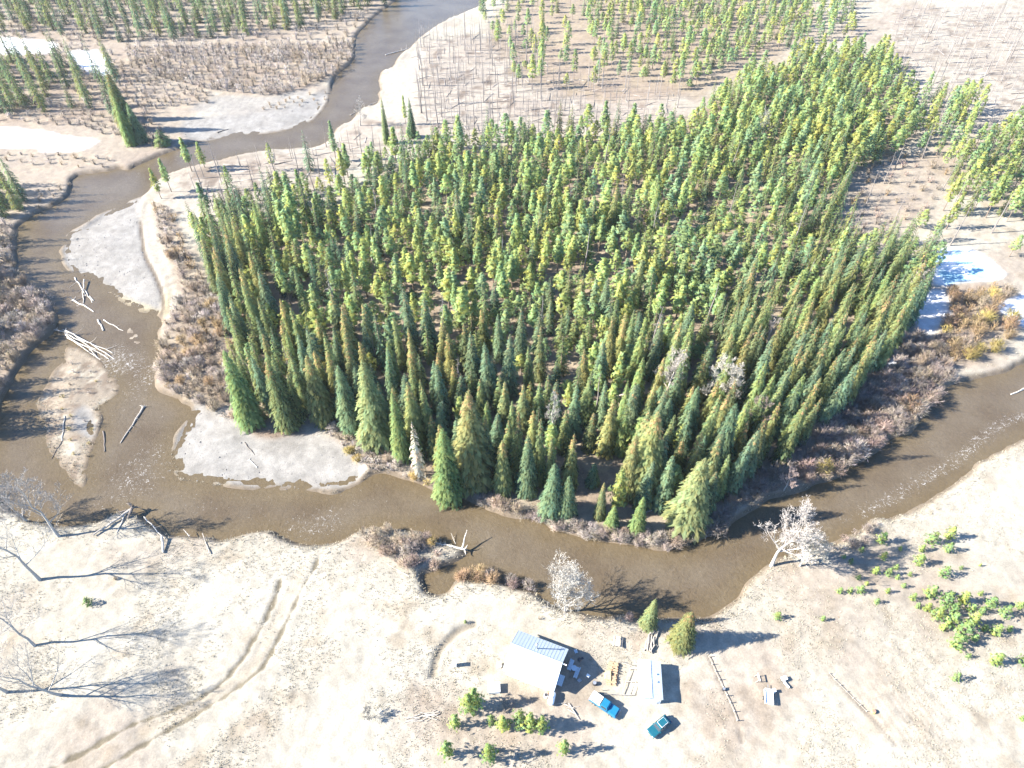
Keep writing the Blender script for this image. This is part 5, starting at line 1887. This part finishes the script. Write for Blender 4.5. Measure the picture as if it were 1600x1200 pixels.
# ---------------------------------------------------------------- the house
A1 = math.radians(-21.5)
hx, hy = 4.15, 50.05
house = empty("house", (hx, hy, gz(hx, hy)), A1)
HL, HW, EZ, RZ = 8.6, 6.8, 2.55, 4.75
bm = bmesh.new()
for sx_ in (-1, 1):
    pass
vs = []
for x_ in (-HL / 2, HL / 2):
    vs.append([bm.verts.new(c) for c in ((x_, -HW / 2, -0.3), (x_, HW / 2, -0.3), (x_, HW / 2, EZ), (x_, 0, RZ - 0.12), (x_, -HW / 2, EZ))])
bm.faces.new(vs[0][::-1])
bm.faces.new(vs[1])
for k in range(5):
    a, b = k, (k + 1) % 5
    bm.faces.new((vs[0][a], vs[0][b], vs[1][b], vs[1][a]))
bm_obj("wall", bm, M['siding'], house)
ov = 0.42
slope = math.atan2(RZ - EZ, HW / 2)
run = (HW / 2 + ov)
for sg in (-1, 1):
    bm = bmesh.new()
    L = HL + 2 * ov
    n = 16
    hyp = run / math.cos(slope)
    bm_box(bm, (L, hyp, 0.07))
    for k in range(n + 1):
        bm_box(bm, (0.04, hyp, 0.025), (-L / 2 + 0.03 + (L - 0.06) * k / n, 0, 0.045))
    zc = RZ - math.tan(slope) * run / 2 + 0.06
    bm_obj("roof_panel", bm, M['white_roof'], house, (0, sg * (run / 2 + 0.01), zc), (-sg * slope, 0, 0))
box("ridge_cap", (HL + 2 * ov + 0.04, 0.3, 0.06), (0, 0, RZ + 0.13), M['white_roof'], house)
bm = bmesh.new()
bmesh.ops.create_cone(bm, cap_ends=True, segments=12, radius1=0.13, radius2=0.13, depth=2.0)
ch = bm_obj("chimney", bm, M['steel'], house, (-0.3, 1.2, RZ - 0.1))
bm = bmesh.new()
bmesh.ops.create_cone(bm, cap_ends=True, segments=12, radius1=0.24, radius2=0.04, depth=0.2)
bm_obj("chimney_cap", bm, M['steel'], ch, (0, 0, 1.12))
box("ridge_vent", (0.9, 0.12, 0.12), (HL / 2 + ov + 0.3, 0.05, RZ - 0.05), M['white'], house)
d = box("door", (0.06, 0.95, 2.05), (HL / 2 + 0.02, 0.9, 1.03), M['white'], house)
box("handle", (0.06, 0.05, 0.12), (0.06, 0.35, 0.0), M['steel'], d)
for (wx_, wy_, w_, along) in ((HL / 2 + 0.02, -1.5, 1.3, 'y'), (-HL / 2 - 0.02, 0.5, 1.3, 'y'), (2.2, -HW / 2 - 0.02, 1.3, 'x'), (-2.0, -HW / 2 - 0.02, 1.0, 'x'), (2.0, HW / 2 + 0.02, 1.3, 'x'), (-1.8, HW / 2 + 0.02, 1.0, 'x')):
    sz = (0.07, w_, 1.1) if along == 'y' else (w_, 0.07, 1.1)
    w = box("window", sz, (wx_, wy_, 1.5), M['white'], house)
    sz2 = (0.09, w_ - 0.16, 0.94) if along == 'y' else (w_ - 0.16, 0.09, 0.94)
    box("pane", sz2, (0, 0, 0), M['glass'], w)
tag(house, "small house with white gabled metal roof and stovepipe", "house")

# ---------------------------------------------------------------- the shed
sxy = P(1017, 1060, 2.6)
shed = empty("shed", (sxy[0], sxy[1], gz(*sxy)), math.radians(-5))
SW, SL = 3.5, 6.0
bm = bmesh.new()
vs = []
for y_ in (-SL / 2, SL / 2):
    vs.append([bm.verts.new(c) for c in ((-SW / 2, y_, -0.2), (SW / 2, y_, -0.2), (SW / 2, y_, 2.3), (0, y_, 2.75), (-SW / 2, y_, 2.3))])
bm.faces.new(vs[0])
bm.faces.new(vs[1][::-1])
for k in range(5):
    a, b = k, (k + 1) % 5
    bm.faces.new((vs[0][b], vs[0][a], vs[1][a], vs[1][b]))
bm_obj("wall", bm, M['white'], shed)
sl = math.atan2(0.45, SW / 2)
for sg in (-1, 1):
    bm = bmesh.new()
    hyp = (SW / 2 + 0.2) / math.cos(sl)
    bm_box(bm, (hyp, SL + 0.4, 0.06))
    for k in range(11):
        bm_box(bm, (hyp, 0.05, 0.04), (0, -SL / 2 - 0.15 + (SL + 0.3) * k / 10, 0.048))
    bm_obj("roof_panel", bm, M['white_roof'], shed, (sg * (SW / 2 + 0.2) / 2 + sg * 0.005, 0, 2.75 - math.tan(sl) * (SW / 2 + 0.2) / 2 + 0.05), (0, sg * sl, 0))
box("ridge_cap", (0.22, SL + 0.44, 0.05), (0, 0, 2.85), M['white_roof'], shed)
d = box("door", (1.1, 0.06, 1.95), (0.3, -SL / 2 - 0.02, 0.98), M['siding'], shed)
box("handle", (0.05, 0.05, 0.14), (0.42, -0.05, 0), M['steel'], d)
for yy in (0.9, -0.4):
    box("roof_vent", (0.22, 0.22, 0.14), (1.0, yy, 2.66), M['bluegrey'], shed)
tag(shed, "white narrow shed with low white roof, dark shadow beside it", "shed")


# ---------------------------------------------------------------- vehicles
def wheel(parent, x, y, r=0.36, w=0.24):
    bm = bmesh.new()
    bmesh.ops.create_cone(bm, cap_ends=True, segments=20, radius1=r, radius2=r, depth=w, matrix=Matrix.Rotation(math.pi / 2, 4, 'X'))
    wo_ = bm_obj("wheel", bm, M['rubber'], parent, (x, y, r))
    bm = bmesh.new()
    bmesh.ops.create_cone(bm, cap_ends=True, segments=16, radius1=r * 0.6, radius2=r * 0.6, depth=w + 0.03, matrix=Matrix.Rotation(math.pi / 2, 4, 'X'))
    bm_obj("rim", bm, M['steel'], wo_)


def pickup(loc, rz, paint, lab, canopy=True):
    e = empty("pickup_truck", loc, rz, (0.93, 0.93, 0.93))
    bm = bmesh.new()
    bm_box(bm, (5.5, 1.9, 0.62), (0, 0, 0.72), bevel=0.1)
    b = bm_obj("body", bm, paint, e)
    box("hood", (1.55, 1.78, 0.22), (1.85, 0, 1.10), paint, e, taper=(0.94, 0.94), bevel=0.05)
    cab = box("cab", (1.75, 1.80, 0.82), (0.25, 0, 1.42), paint, e, taper=(0.70, 0.80), shift=(-0.08, 0), bevel=0.06)
    box("windshield", (0.05, 1.46, 0.70), (0.905, 0, 1.37), M['glass'], e, rot=(0, -0.49, 0), taper=(1, 0.9))
    box("rear_window", (0.04, 1.3, 0.4), (-0.55, 0, 1.50), M['glass'], e, rot=(0, 0.27, 0))
    for sg in (-1, 1):
        box("side_window", (1.10, 0.04, 0.42), (0.22, sg * 0.845, 1.47), M['glass'], e, rot=(sg * 0.22, 0, 0), taper=(0.75, 1))
        d = box("door", (1.15, 0.04, 0.52), (0.25, sg * 0.955, 0.78), paint, e)
        box("handle", (0.16, 0.05, 0.04), (-0.4, sg * 0.03, 0.16), M['steel'], d)
        box("mirror", (0.10, 0.22, 0.18), (0.85, sg * 1.03, 1.18), paint, e)
        box("headlight", (0.06, 0.34, 0.18), (2.74, sg * 0.68, 0.86), M['lamp'], e)
        box("tail_light", (0.06, 0.2, 0.3), (-2.74, sg * 0.8, 0.86), M['redlamp'], e)
        for x_ in (1.75, -1.65):
            wheel(e, x_, sg * 0.86)
    box("front_bumper", (0.16, 1.92, 0.22), (2.80, 0, 0.52), M['steel'], e, bevel=0.03)
    box("rear_bumper", (0.16, 1.85, 0.2), (-2.80, 0, 0.52), M['steel'], e, bevel=0.03)
    box("grille", (0.05, 0.95, 0.24), (2.76, 0, 0.86), M['black'], e)
    if canopy:
        c = box("bed_canopy", (2.15, 1.78, 0.62), (-1.66, 0, 1.34), M['white'], e, taper=(0.93, 0.84), bevel=0.06)
        box("canopy_window", (1.3, 1.80, 0.24), (0, 0, 0.02), M['glass'], c, taper=(0.95, 0.93))
    return tag(e, lab, "pickup truck")


tx, ty = P(945, 1099, 1.0)
pickup((tx, ty, gz(tx, ty)), math.atan2(-2.9, 4.0), M['teal'], "bright teal blue pickup truck with white bed canopy between house and shed")

cx_, cy_ = P(1031, 1133, 1.0)
suv = empty("car", (cx_, cy_, gz(cx_, cy_)), math.atan2(1.35, 1.9), (0.93, 0.93, 0.93))
box("body", (4.5, 1.82, 0.66), (0, 0, 0.72), M['dteal'], suv, bevel=0.14)
box("cabin", (2.7, 1.70, 0.66), (0.55, 0, 1.36), M['dteal'], suv, taper=(0.76, 0.80), shift=(0.05, 0), bevel=0.08)
box("roof_rack", (1.5, 1.2, 0.05), (0.6, 0, 1.72), M['white'], suv)
box("roof_panel", (1.42, 1.12, 0.06), (0.6, 0, 1.73), M['dteal'], suv)
box("windshield", (0.05, 1.42, 0.62), (-0.66, 0, 1.34), M['glass'], suv, rot=(0, 0.52, 0), taper=(1, 0.88))
box("rear_window", (0.05, 1.35, 0.5), (1.78, 0, 1.38), M['glass'], suv, rot=(0, -0.45, 0), taper=(1, 0.9))
for sg in (-1, 1):
    box("side_window", (2.0, 0.05, 0.38), (0.55, sg * 0.80, 1.38), M['glass'], suv, rot=(sg * 0.24, 0, 0), taper=(0.8, 1))
    box("headlight", (0.06, 0.3, 0.16), (-2.24, sg * 0.62, 0.84), M['lamp'], suv)
    box("tail_light", (0.06, 0.2, 0.26), (2.24, sg * 0.76, 0.9), M['redlamp'], suv)
    box("mirror", (0.1, 0.2, 0.14), (-0.7, sg * 0.96, 1.12), M['dteal'], suv)
    for x_ in (-1.4, 1.4):
        wheel(suv, x_, sg * 0.80, 0.34, 0.22)
tag(suv, "dark teal car with pale roof outline, cut off at the bottom edge", "car")


# ---------------------------------------------------------------- yard things
def at(px, py, rz=0.0, name="thing"):
    x, y, z = G(px, py)
    return empty(name, (x, y, z), rz)


def patio_bench(px, py, rz, lab, name="garden_bench"):
    e = at(px, py, rz, name)
    for k in range(3):
        box("seat_slat", (1.9, 0.17, 0.05), (0, -0.2 + 0.2 * k, 0.46), M['bluegrey'], e)
    for k in range(2):
        box("back_slat", (1.9, 0.04, 0.16), (0, 0.36, 0.66 + 0.22 * k), M['bluegrey'], e)
    for x_ in (-0.85, 0.85):
        for y_ in (-0.26, 0.30):
            box("leg", (0.07, 0.07, 0.44 if y_ < 0 else 0.95), (x_, y_, 0.22 if y_ < 0 else 0.47), M['bluegrey'], e)
        box("armrest", (0.09, 0.6, 0.05), (x_, 0.0, 0.68), M['bluegrey'], e)
    return tag(e, lab, "bench", "seats in the shade of the house")


patio_bench(892, 1040, math.radians(66), "pale garden bench in the house's shade, nearer the wall")
patio_bench(901, 1052, math.radians(246), "pale garden bench in the house's shade, farther from the wall")
e = at(897, 1045, 0, "garden_table")
bm = bmesh.new()
bmesh.ops.create_cone(bm, cap_ends=True, segments=20, radius1=0.5, radius2=0.5, depth=0.05)
bm_obj("table_top", bm, M['bluegrey'], e, (0, 0, 0.5))
for k in range(3):
    box("leg", (0.05, 0.05, 0.48), (0.32 * math.cos(k * 2.09), 0.32 * math.sin(k * 2.09), 0.24), M['steel'], e)
tag(e, "small round pale table between the two garden benches", "table")
e = at(905, 1033, 0.4, "barbecue_grill")
bm = bmesh.new()
bmesh.ops.create_uvsphere(bm, u_segments=16, v_segments=10, radius=0.36)
bm_obj("kettle", bm, M['black'], e, (0, 0, 0.82), smooth_sh=True)
for k in range(3):
    box("leg", (0.04, 0.04, 0.7), (0.25 * math.cos(k * 2.09), 0.25 * math.sin(k * 2.09), 0.35), M['black'], e)
box("side_shelf", (0.5, 0.4, 0.03), (0.55, 0, 0.82), M['black'], e)
tag(e, "black kettle barbecue beside the garden benches", "barbecue")


def chair(px, py, rz, mat, lab):
    e = at(px, py, rz, "lawn_chair")
    box("seat", (0.55, 0.52, 0.05), (0, 0, 0.42), mat, e)
    box("backrest", (0.06, 0.52, 0.55), (-0.28, 0, 0.70), mat, e, rot=(0, -0.2, 0))
    for x_ in (-0.24, 0.24):
        for y_ in (-0.23, 0.23):
            box("leg", (0.04, 0.04, 0.42), (x_, y_, 0.21), M['steel'], e)
    for y_ in (-0.28, 0.28):
        box("armrest", (0.5, 0.05, 0.04), (0, y_, 0.62), mat, e)
    return tag(e, lab, "chair")


chair(919, 1057, 0.9, M['white'], "white lawn chair at the sunny tip of the house's shadow")
chair(905, 1064, 2.2, M['steel'], "dark metal lawn chair in the house's shadow")
chair(900, 1019, 0.3, M['bluegrey'], "small pale stool chair by the back corner of the house")
e = at(872, 1061, A1, "doormat_deck")
for k in range(7):
    box("plank", (0.26, 1.9, 0.06), (-0.84 + 0.28 * k, 0, 0.16), M['bluegrey'], e)
for y_ in (-0.7, 0.7):
    box("joist", (2.0, 0.1, 0.12), (0, y_, 0.06), M['greywood'], e)
e.name = "wooden_step_deck"
tag(e, "small pale plank deck at the house's right wall, in shadow", "deck")


def barrel(px, py, r, h, mat, lab, name="barrel", lid=None):
    e = at(px, py, 0, name)
    bm = bmesh.new()
    bmesh.ops.create_cone(bm, cap_ends=True, segments=18, radius1=r, radius2=r * 0.97, depth=h)
    bm_obj("drum", bm, mat, e, (0, 0, h / 2))
    for f in (0.33, 0.67):
        bm = bmesh.new()
        bmesh.ops.create_cone(bm, cap_ends=True, segments=18, radius1=r * 1.04, radius2=r * 1.04, depth=0.05)
        bm_obj("hoop", bm, mat, e, (0, 0, h * f))
    bm = bmesh.new()
    bmesh.ops.create_cone(bm, cap_ends=True, segments=18, radius1=r * 0.85, radius2=r * 0.85, depth=0.06)
    bm_obj("lid", bm, lid or mat, e, (0, 0, h + 0.02))
    return tag(e, lab, name.replace('_', ' '))


barrel(929, 1068, 0.36, 0.55, M['black'], "round blackened fire ring drum between the truck and the woodpile", "barrel", M['steel'])
barrel(853, 1088, 0.34, 0.8, M['white'], "white drum with dark top by the bottom corner of the house", "barrel", M['black'])
e = at(862, 1093, math.radians(75), "propane_tank")
bm = bmesh.new()
bmesh.ops.create_uvsphere(bm, u_segments=18, v_segments=12, radius=0.55)
for v in bm.verts:
    v.co.x += 0.65 if v.co.x > 0 else -0.65
bm_obj("tank", bm, M['white'], e, (0, 0, 0.75), smooth_sh=True)
for x_ in (-0.5, 0.5):
    box("foot", (0.12, 0.8, 0.3), (x_, 0, 0.14), M['steel'], e)
box("valve_cover", (0.3, 0.26, 0.16), (0, 0, 1.32), M['white'], e)
tag(e, "white rounded propane tank beside the house's bottom corner", "propane tank")


def crate(px, py, size, rz, mat, lab, name="crate", cat="crate"):
    e = at(px, py, rz, name)
    box("body", size, (0, 0, size[2] / 2), mat, e, bevel=0.03)
    box("lid", (size[0] + .06, size[1] + .06, 0.06), (0, 0, size[2] + 0.02), mat, e)
    box("handle", (0.05, 0.2, 0.05), (size[0] / 2 + 0.03, 0, size[2] * 0.7), M['steel'], e)
    return tag(e, lab, cat)


crate(711, 1039, (0.6, 0.65, 1.55), 0, M['white'], "upright white cabinet alone on the pale grass, with sharp shadow", "metal_cabinet", "cabinet")
crate(780, 1040, (0.6, 0.9, 0.7), 0.1, M['white'], "low white box by the left end of the house", "storage_box", "box")
crate(1023, 1097, (0.7, 0.5, 1.35), 0, M['white'], "white upright box at the corner of the shed", "storage_box", "box")
crate(772, 1076, (2.0, 1.6, 0.9), 0.05, M['white'], "stack-like big white crate beside the taller yellow pine", "storage_crate", "crate")
crate(858, 1081, (0.5, 0.4, 0.45), 0.5, M['brick'], "small rust-coloured box at the bottom corner of the house", "storage_box", "box")

# garden frame of rails between woodpile and shed
e = at(986, 1066, 0, "garden_bed")
fx, fy = e.location.x, e.location.y


def rail(p0, p1, name, th=0.09, z=0.5, mat=None, par=None):
    a, b = P(*p0, z), P(*p1, z)
    L = math.hypot(b[0] - a[0], b[1] - a[1])
    par = par or e
    return box(name, (L, th, th), ((a[0] + b[0]) / 2 - par.location.x, (a[1] + b[1]) / 2 - par.location.y, z), mat or M['greywood'], par, (0, 0, math.atan2(b[1] - a[1], b[0] - a[0])))


for p0, p1, nm, zz_ in (((1000, 1044), (988, 1084), "long_rail", .5), ((993, 1044), (981, 1085), "long_rail", .5), ((985, 1044), (972, 1085), "long_rail", .42), ((985.5, 1044), (1000.5, 1044), "end_rail", .56), ((972, 1085), (988, 1085), "end_rail", .56), ((978, 1064), (994.5, 1064), "end_rail", .56)):
    rail(p0, p1, nm, 0.10, zz_)
for p in ((1000, 1044), (985, 1044), (988, 1085), (972, 1085), (994, 1064), (978, 1064)):
    a = P(*p, 0.3)
    box("post", (0.12, 0.12, 0.7), (a[0] - fx, a[1] - fy, 0.3), M['greywood'], e)
tag(e, "weathered wooden rail frame of a garden bed beside the shed", "garden frame")

e = at(985, 1036, 0, "wire_fence")
q0 = e.location.copy()
for p0, p1 in (((970, 1033), (1001, 1044)), ((940, 1083), (972, 1084))):
    rail(p0, p1, "rail", 0.05, 0.75, M['greywood'], e)
for p in ((970, 1033), (985, 1038), (940, 1083), (956, 1083.5), (942, 1077)):
    a = P(*p, 0.4)
    box("post", (0.09, 0.09, 1.0), (a[0] - q0.x, a[1] - q0.y, 0.4), M['greywood'], e)
tag(e, "thin single-rail fence at both ends of the garden frame", "fence")


def wood_stack(px, py, nx, ny, nz, L, r, rz, mat, lab, name="firewood_stack", cat="firewood", jitter=0.15, piece="split_log"):
    e = at(px, py, rz, name)
    g = Geo()
    g.tube([(-L / 2, 0, 0), (L / 2, 0, 0)], [r, r * 0.92], 6, (1, 1, 1), True)
    me_ = g.mesh(piece, mat)
    qq = random.Random(px)
    for k in range(nz):
        for j in range(ny):
            for i in range(nx):
                if k == nz - 1 and qq.random() < 0.35:
                    continue
                o = add(piece, me_, e, ((i - (nx - 1) / 2) * (L + .06) + qq.uniform(-jitter, jitter), (j - (ny - 1) / 2) * r * 2.1, r + k * r * 1.8), (qq.uniform(0, 6), 0, qq.uniform(-jitter, jitter)))
    return tag(e, lab, cat)


wood_stack(957, 1052, 2, 18, 3, 0.75, 0.11, math.radians(-12), M['brownwood'], "long brown firewood stack left of the garden frame")
wood_stack(1018, 1000, 3, 7, 3, 1.5, 0.10, math.radians(65), M['greywood'], "grey messy lumber pile beside the full yellow-green yard spruce", "lumber_pile", "lumber", 0.3, "beam")
wood_stack(660, 1120, 2, 6, 2, 2.6, 0.07, math.radians(12), M['greywood'], "heap of long bent poles at the left of the yard's pines", "pole_pile", "poles", 0.5, "pole")
e = at(954, 1046, -0.2, "tarp")
box("sheet", (0.9, 1.6, 0.08), (-0.3, -1.2, 0.72), M['ochre'], e, rot=(0.05, -0.15, 0.1), bevel=0.02)
box("hem", (0.5, 1.2, 0.05), (-0.85, -1.3, 0.5), M['ochre'], e, rot=(0, -0.9, 0.1))
tag(e, "small yellow tarp lying over the firewood stack", "tarp")

# picnic table
e = at(965, 1004, math.radians(78), "picnic_table")
for k in range(5):
    box("top_plank", (1.9, 0.14, 0.05), (0, -0.32 + 0.16 * k, 0.75), M['greywood'], e)
for sg in (-1, 1):
    for k in range(2):
        box("bench_plank", (1.9, 0.13, 0.05), (0, sg * (0.66 + 0.15 * k), 0.45), M['greywood'], e)
for x_ in (-0.7, 0.7):
    for sg in (-1, 1):
        box("leg", (0.08, 0.06, 0.95), (x_, sg * 0.42, 0.36), M['greywood'], e, rot=(sg * 0.55, 0, 0))
    box("brace", (0.07, 1.6, 0.09), (x_ + 0.08, 0, 0.40), M['greywood'], e)
tag(e, "grey weathered picnic table on the pale ground behind the house", "picnic table")

# flat trailer with load, sawhorse, odds and ends on the right of the yard
e = at(1200, 1091, math.radians(78), "utility_trailer")
for k in range(7):
    box("deck_plank", (2.3, 0.17, 0.05), (0, -0.54 + 0.18 * k, 0.55), M['white'], e)
for sg in (-1, 1):
    box("side_rail", (2.35, 0.05, 0.35), (0, sg * 0.68, 0.74), M['white'], e)
    wheel(e, -0.2, sg * 0.80, 0.3, 0.18)
box("tongue", (1.1, 0.08, 0.08), (1.65, 0, 0.45), M['steel'], e)
box("headboard", (0.05, 1.35, 0.6), (1.17, 0, 0.86), M['white'], e)
tag(e, "small white flatbed trailer standing on the bare yard", "trailer")
crate(1204, 1093, (1.0, 0.5, 0.5), math.radians(78), M['black'], "dark box standing against the white flatbed trailer", "tool_box", "box")
crate(1208, 1081, (0.5, 0.5, 0.8), 0.1, M['white'], "white box at the head of the flatbed trailer", "storage_box", "box")
e = at(1184, 1061, math.radians(90), "sawhorse")
box("beam", (1.3, 0.14, 0.14), (0, 0, 1.05), M['white'], e)
for x_ in (-0.5, 0.5):
    for sg in (-1, 1):
        box("leg", (0.07, 0.06, 1.15), (x_, sg * 0.24, 0.52), M['greywood'], e, rot=(sg * 0.4, 0, 0))
box("stretcher", (1.0, 0.05, 0.08), (0, 0.0, 0.45), M['greywood'], e)
tag(e, "sawhorse with long dark shadow on the bare yard above the trailer", "sawhorse")
e = at(1224, 1062, math.radians(20), "wheelbarrow")
box("tray", (0.9, 0.6, 0.3), (0, 0, 0.5), M['white'], e, taper=(1.2, 1.2), bevel=0.03)
for sg in (-1, 1):
    box("handle", (1.7, 0.05, 0.05), (-0.35, sg * 0.26, 0.36), M['black'], e, rot=(0, 0.08, 0))
    box("leg", (0.05, 0.05, 0.36), (-0.35, sg * 0.26, 0.18), M['black'], e)
wheel(e, 0.65, 0, 0.2, 0.1)
tag(e, "white wheelbarrow at the edge of the bare yard", "wheelbarrow")
e = at(1228, 1071, math.radians(-60), "wooden_bench")
for k in range(2):
    box("plank", (1.2, 0.16, 0.05), (0, -0.1 + 0.2 * k, 0.42), M['white'], e)
for x_ in (-0.45, 0.45):
    box("leg", (0.07, 0.34, 0.4), (x_, 0, 0.2), M['greywood'], e)
tag(e, "short white plank bench just below the wheelbarrow", "bench")
barrel(1131, 1077, 0.28, 0.6, M['black'], "dark drum on the fence line across the yard", "barrel", M['steel'])
barrel(1364, 1113, 0.35, 0.5, M['ochre'], "rusty ochre drum at the corner of the ploughed garden", "barrel", M['brick'])
# old fence along the yard
e = at(1125, 1064, 0, "post_fence")
o0 = e.location.copy()
pts = [(1108, 1026), (1113, 1038), (1118, 1049), (1124, 1062), (1130, 1075), (1136, 1087), (1141, 1098), (1147, 1112), (1152, 1126)]
for a_ in pts:
    p = G(*a_)
    box("post", (0.12, 0.12, 0.9), (p[0] - o0.x, p[1] - o0.y, p[2] - o0.z + 0.4), M['greywood'], e)
for a_, b_ in zip(pts[:-1], pts[1:]):
    pa, pb = G(*a_), G(*b_)
    L = math.hypot(pb[0] - pa[0], pb[1] - pa[1])
    box("rail", (L, 0.06, 0.09), ((pa[0] + pb[0]) / 2 - o0.x, (pa[1] + pb[1]) / 2 - o0.y, (pa[2] + pb[2]) / 2 - o0.z + 0.35), M['greywood'], e, (0, 0, math.atan2(pb[1] - pa[1], pb[0] - pa[0])))
tag(e, "low grey rail fence running down the yard toward the bottom edge", "fence")
e = at(1330, 1085, 0, "post_fence")
o0 = e.location.copy()
pts = [(1296, 1053), (1304, 1062), (1313, 1071), (1323, 1081), (1333, 1091), (1344, 1102), (1354, 1112)]
for a_ in pts:
    p = G(*a_)
    box("post", (0.09, 0.09, 0.6), (p[0] - o0.x, p[1] - o0.y, p[2] - o0.z + 0.25), M['greywood'], e)
for a_, b_ in zip(pts[:-1], pts[1:]):
    pa, pb = G(*a_), G(*b_)
    L = math.hypot(pb[0] - pa[0], pb[1] - pa[1])
    box("rail", (L, 0.05, 0.06), ((pa[0] + pb[0]) / 2 - o0.x, (pa[1] + pb[1]) / 2 - o0.y, (pa[2] + pb[2]) / 2 - o0.z + 0.25), M['greywood'], e, (0, 0, math.atan2(pb[1] - pa[1], pb[0] - pa[0])))
tag(e, "faint low edging fence of the ploughed garden corner", "fence")
# scrap by the bottom corner of the house
q = random.Random(5)
for k in range(6):
    x, y, z = G(880 + q.uniform(-10, 14), 1101 + q.uniform(-4, 8))
    o = add("plank", log_mesh(q.uniform(1.2, 2.4), .06, .05, 0, 0, 0, 500 + k, 'drift' if k % 2 else 'greywood'), None, (x, y, z + 0.07 + 0.03 * k), (0, 0, q.uniform(-1.2, 0.2)))
    o.name = "scrap_pole"
    tag(o, "loose scrap pole lying on the ground between truck and propane tank", "pole", "scrap poles by the truck")
print("objects", len(bpy.data.objects))

# ---------------------------------------------------------------- thin spring haze over the valley
bm = bmesh.new()
bm_box(bm, (4700, 4300, 126.0), (0, 420, -4.0 + 63.0))
hz = bm_obj("haze", bm, None)
m, n_, l_, out_ = nt("valley_haze")
pv = n_.new("ShaderNodeVolumePrincipled")
pv.inputs["Color"].default_value = (0.93, 0.96, 1.0, 1)
pv.inputs["Density"].default_value = 0.00006
pv.inputs["Anisotropy"].default_value = 0.25
l_.new(pv.outputs[0], out_.inputs["Volume"])
hz.data.materials.append(m)
tag(hz, "thin pale spring haze filling the valley air", None, None, "stuff")
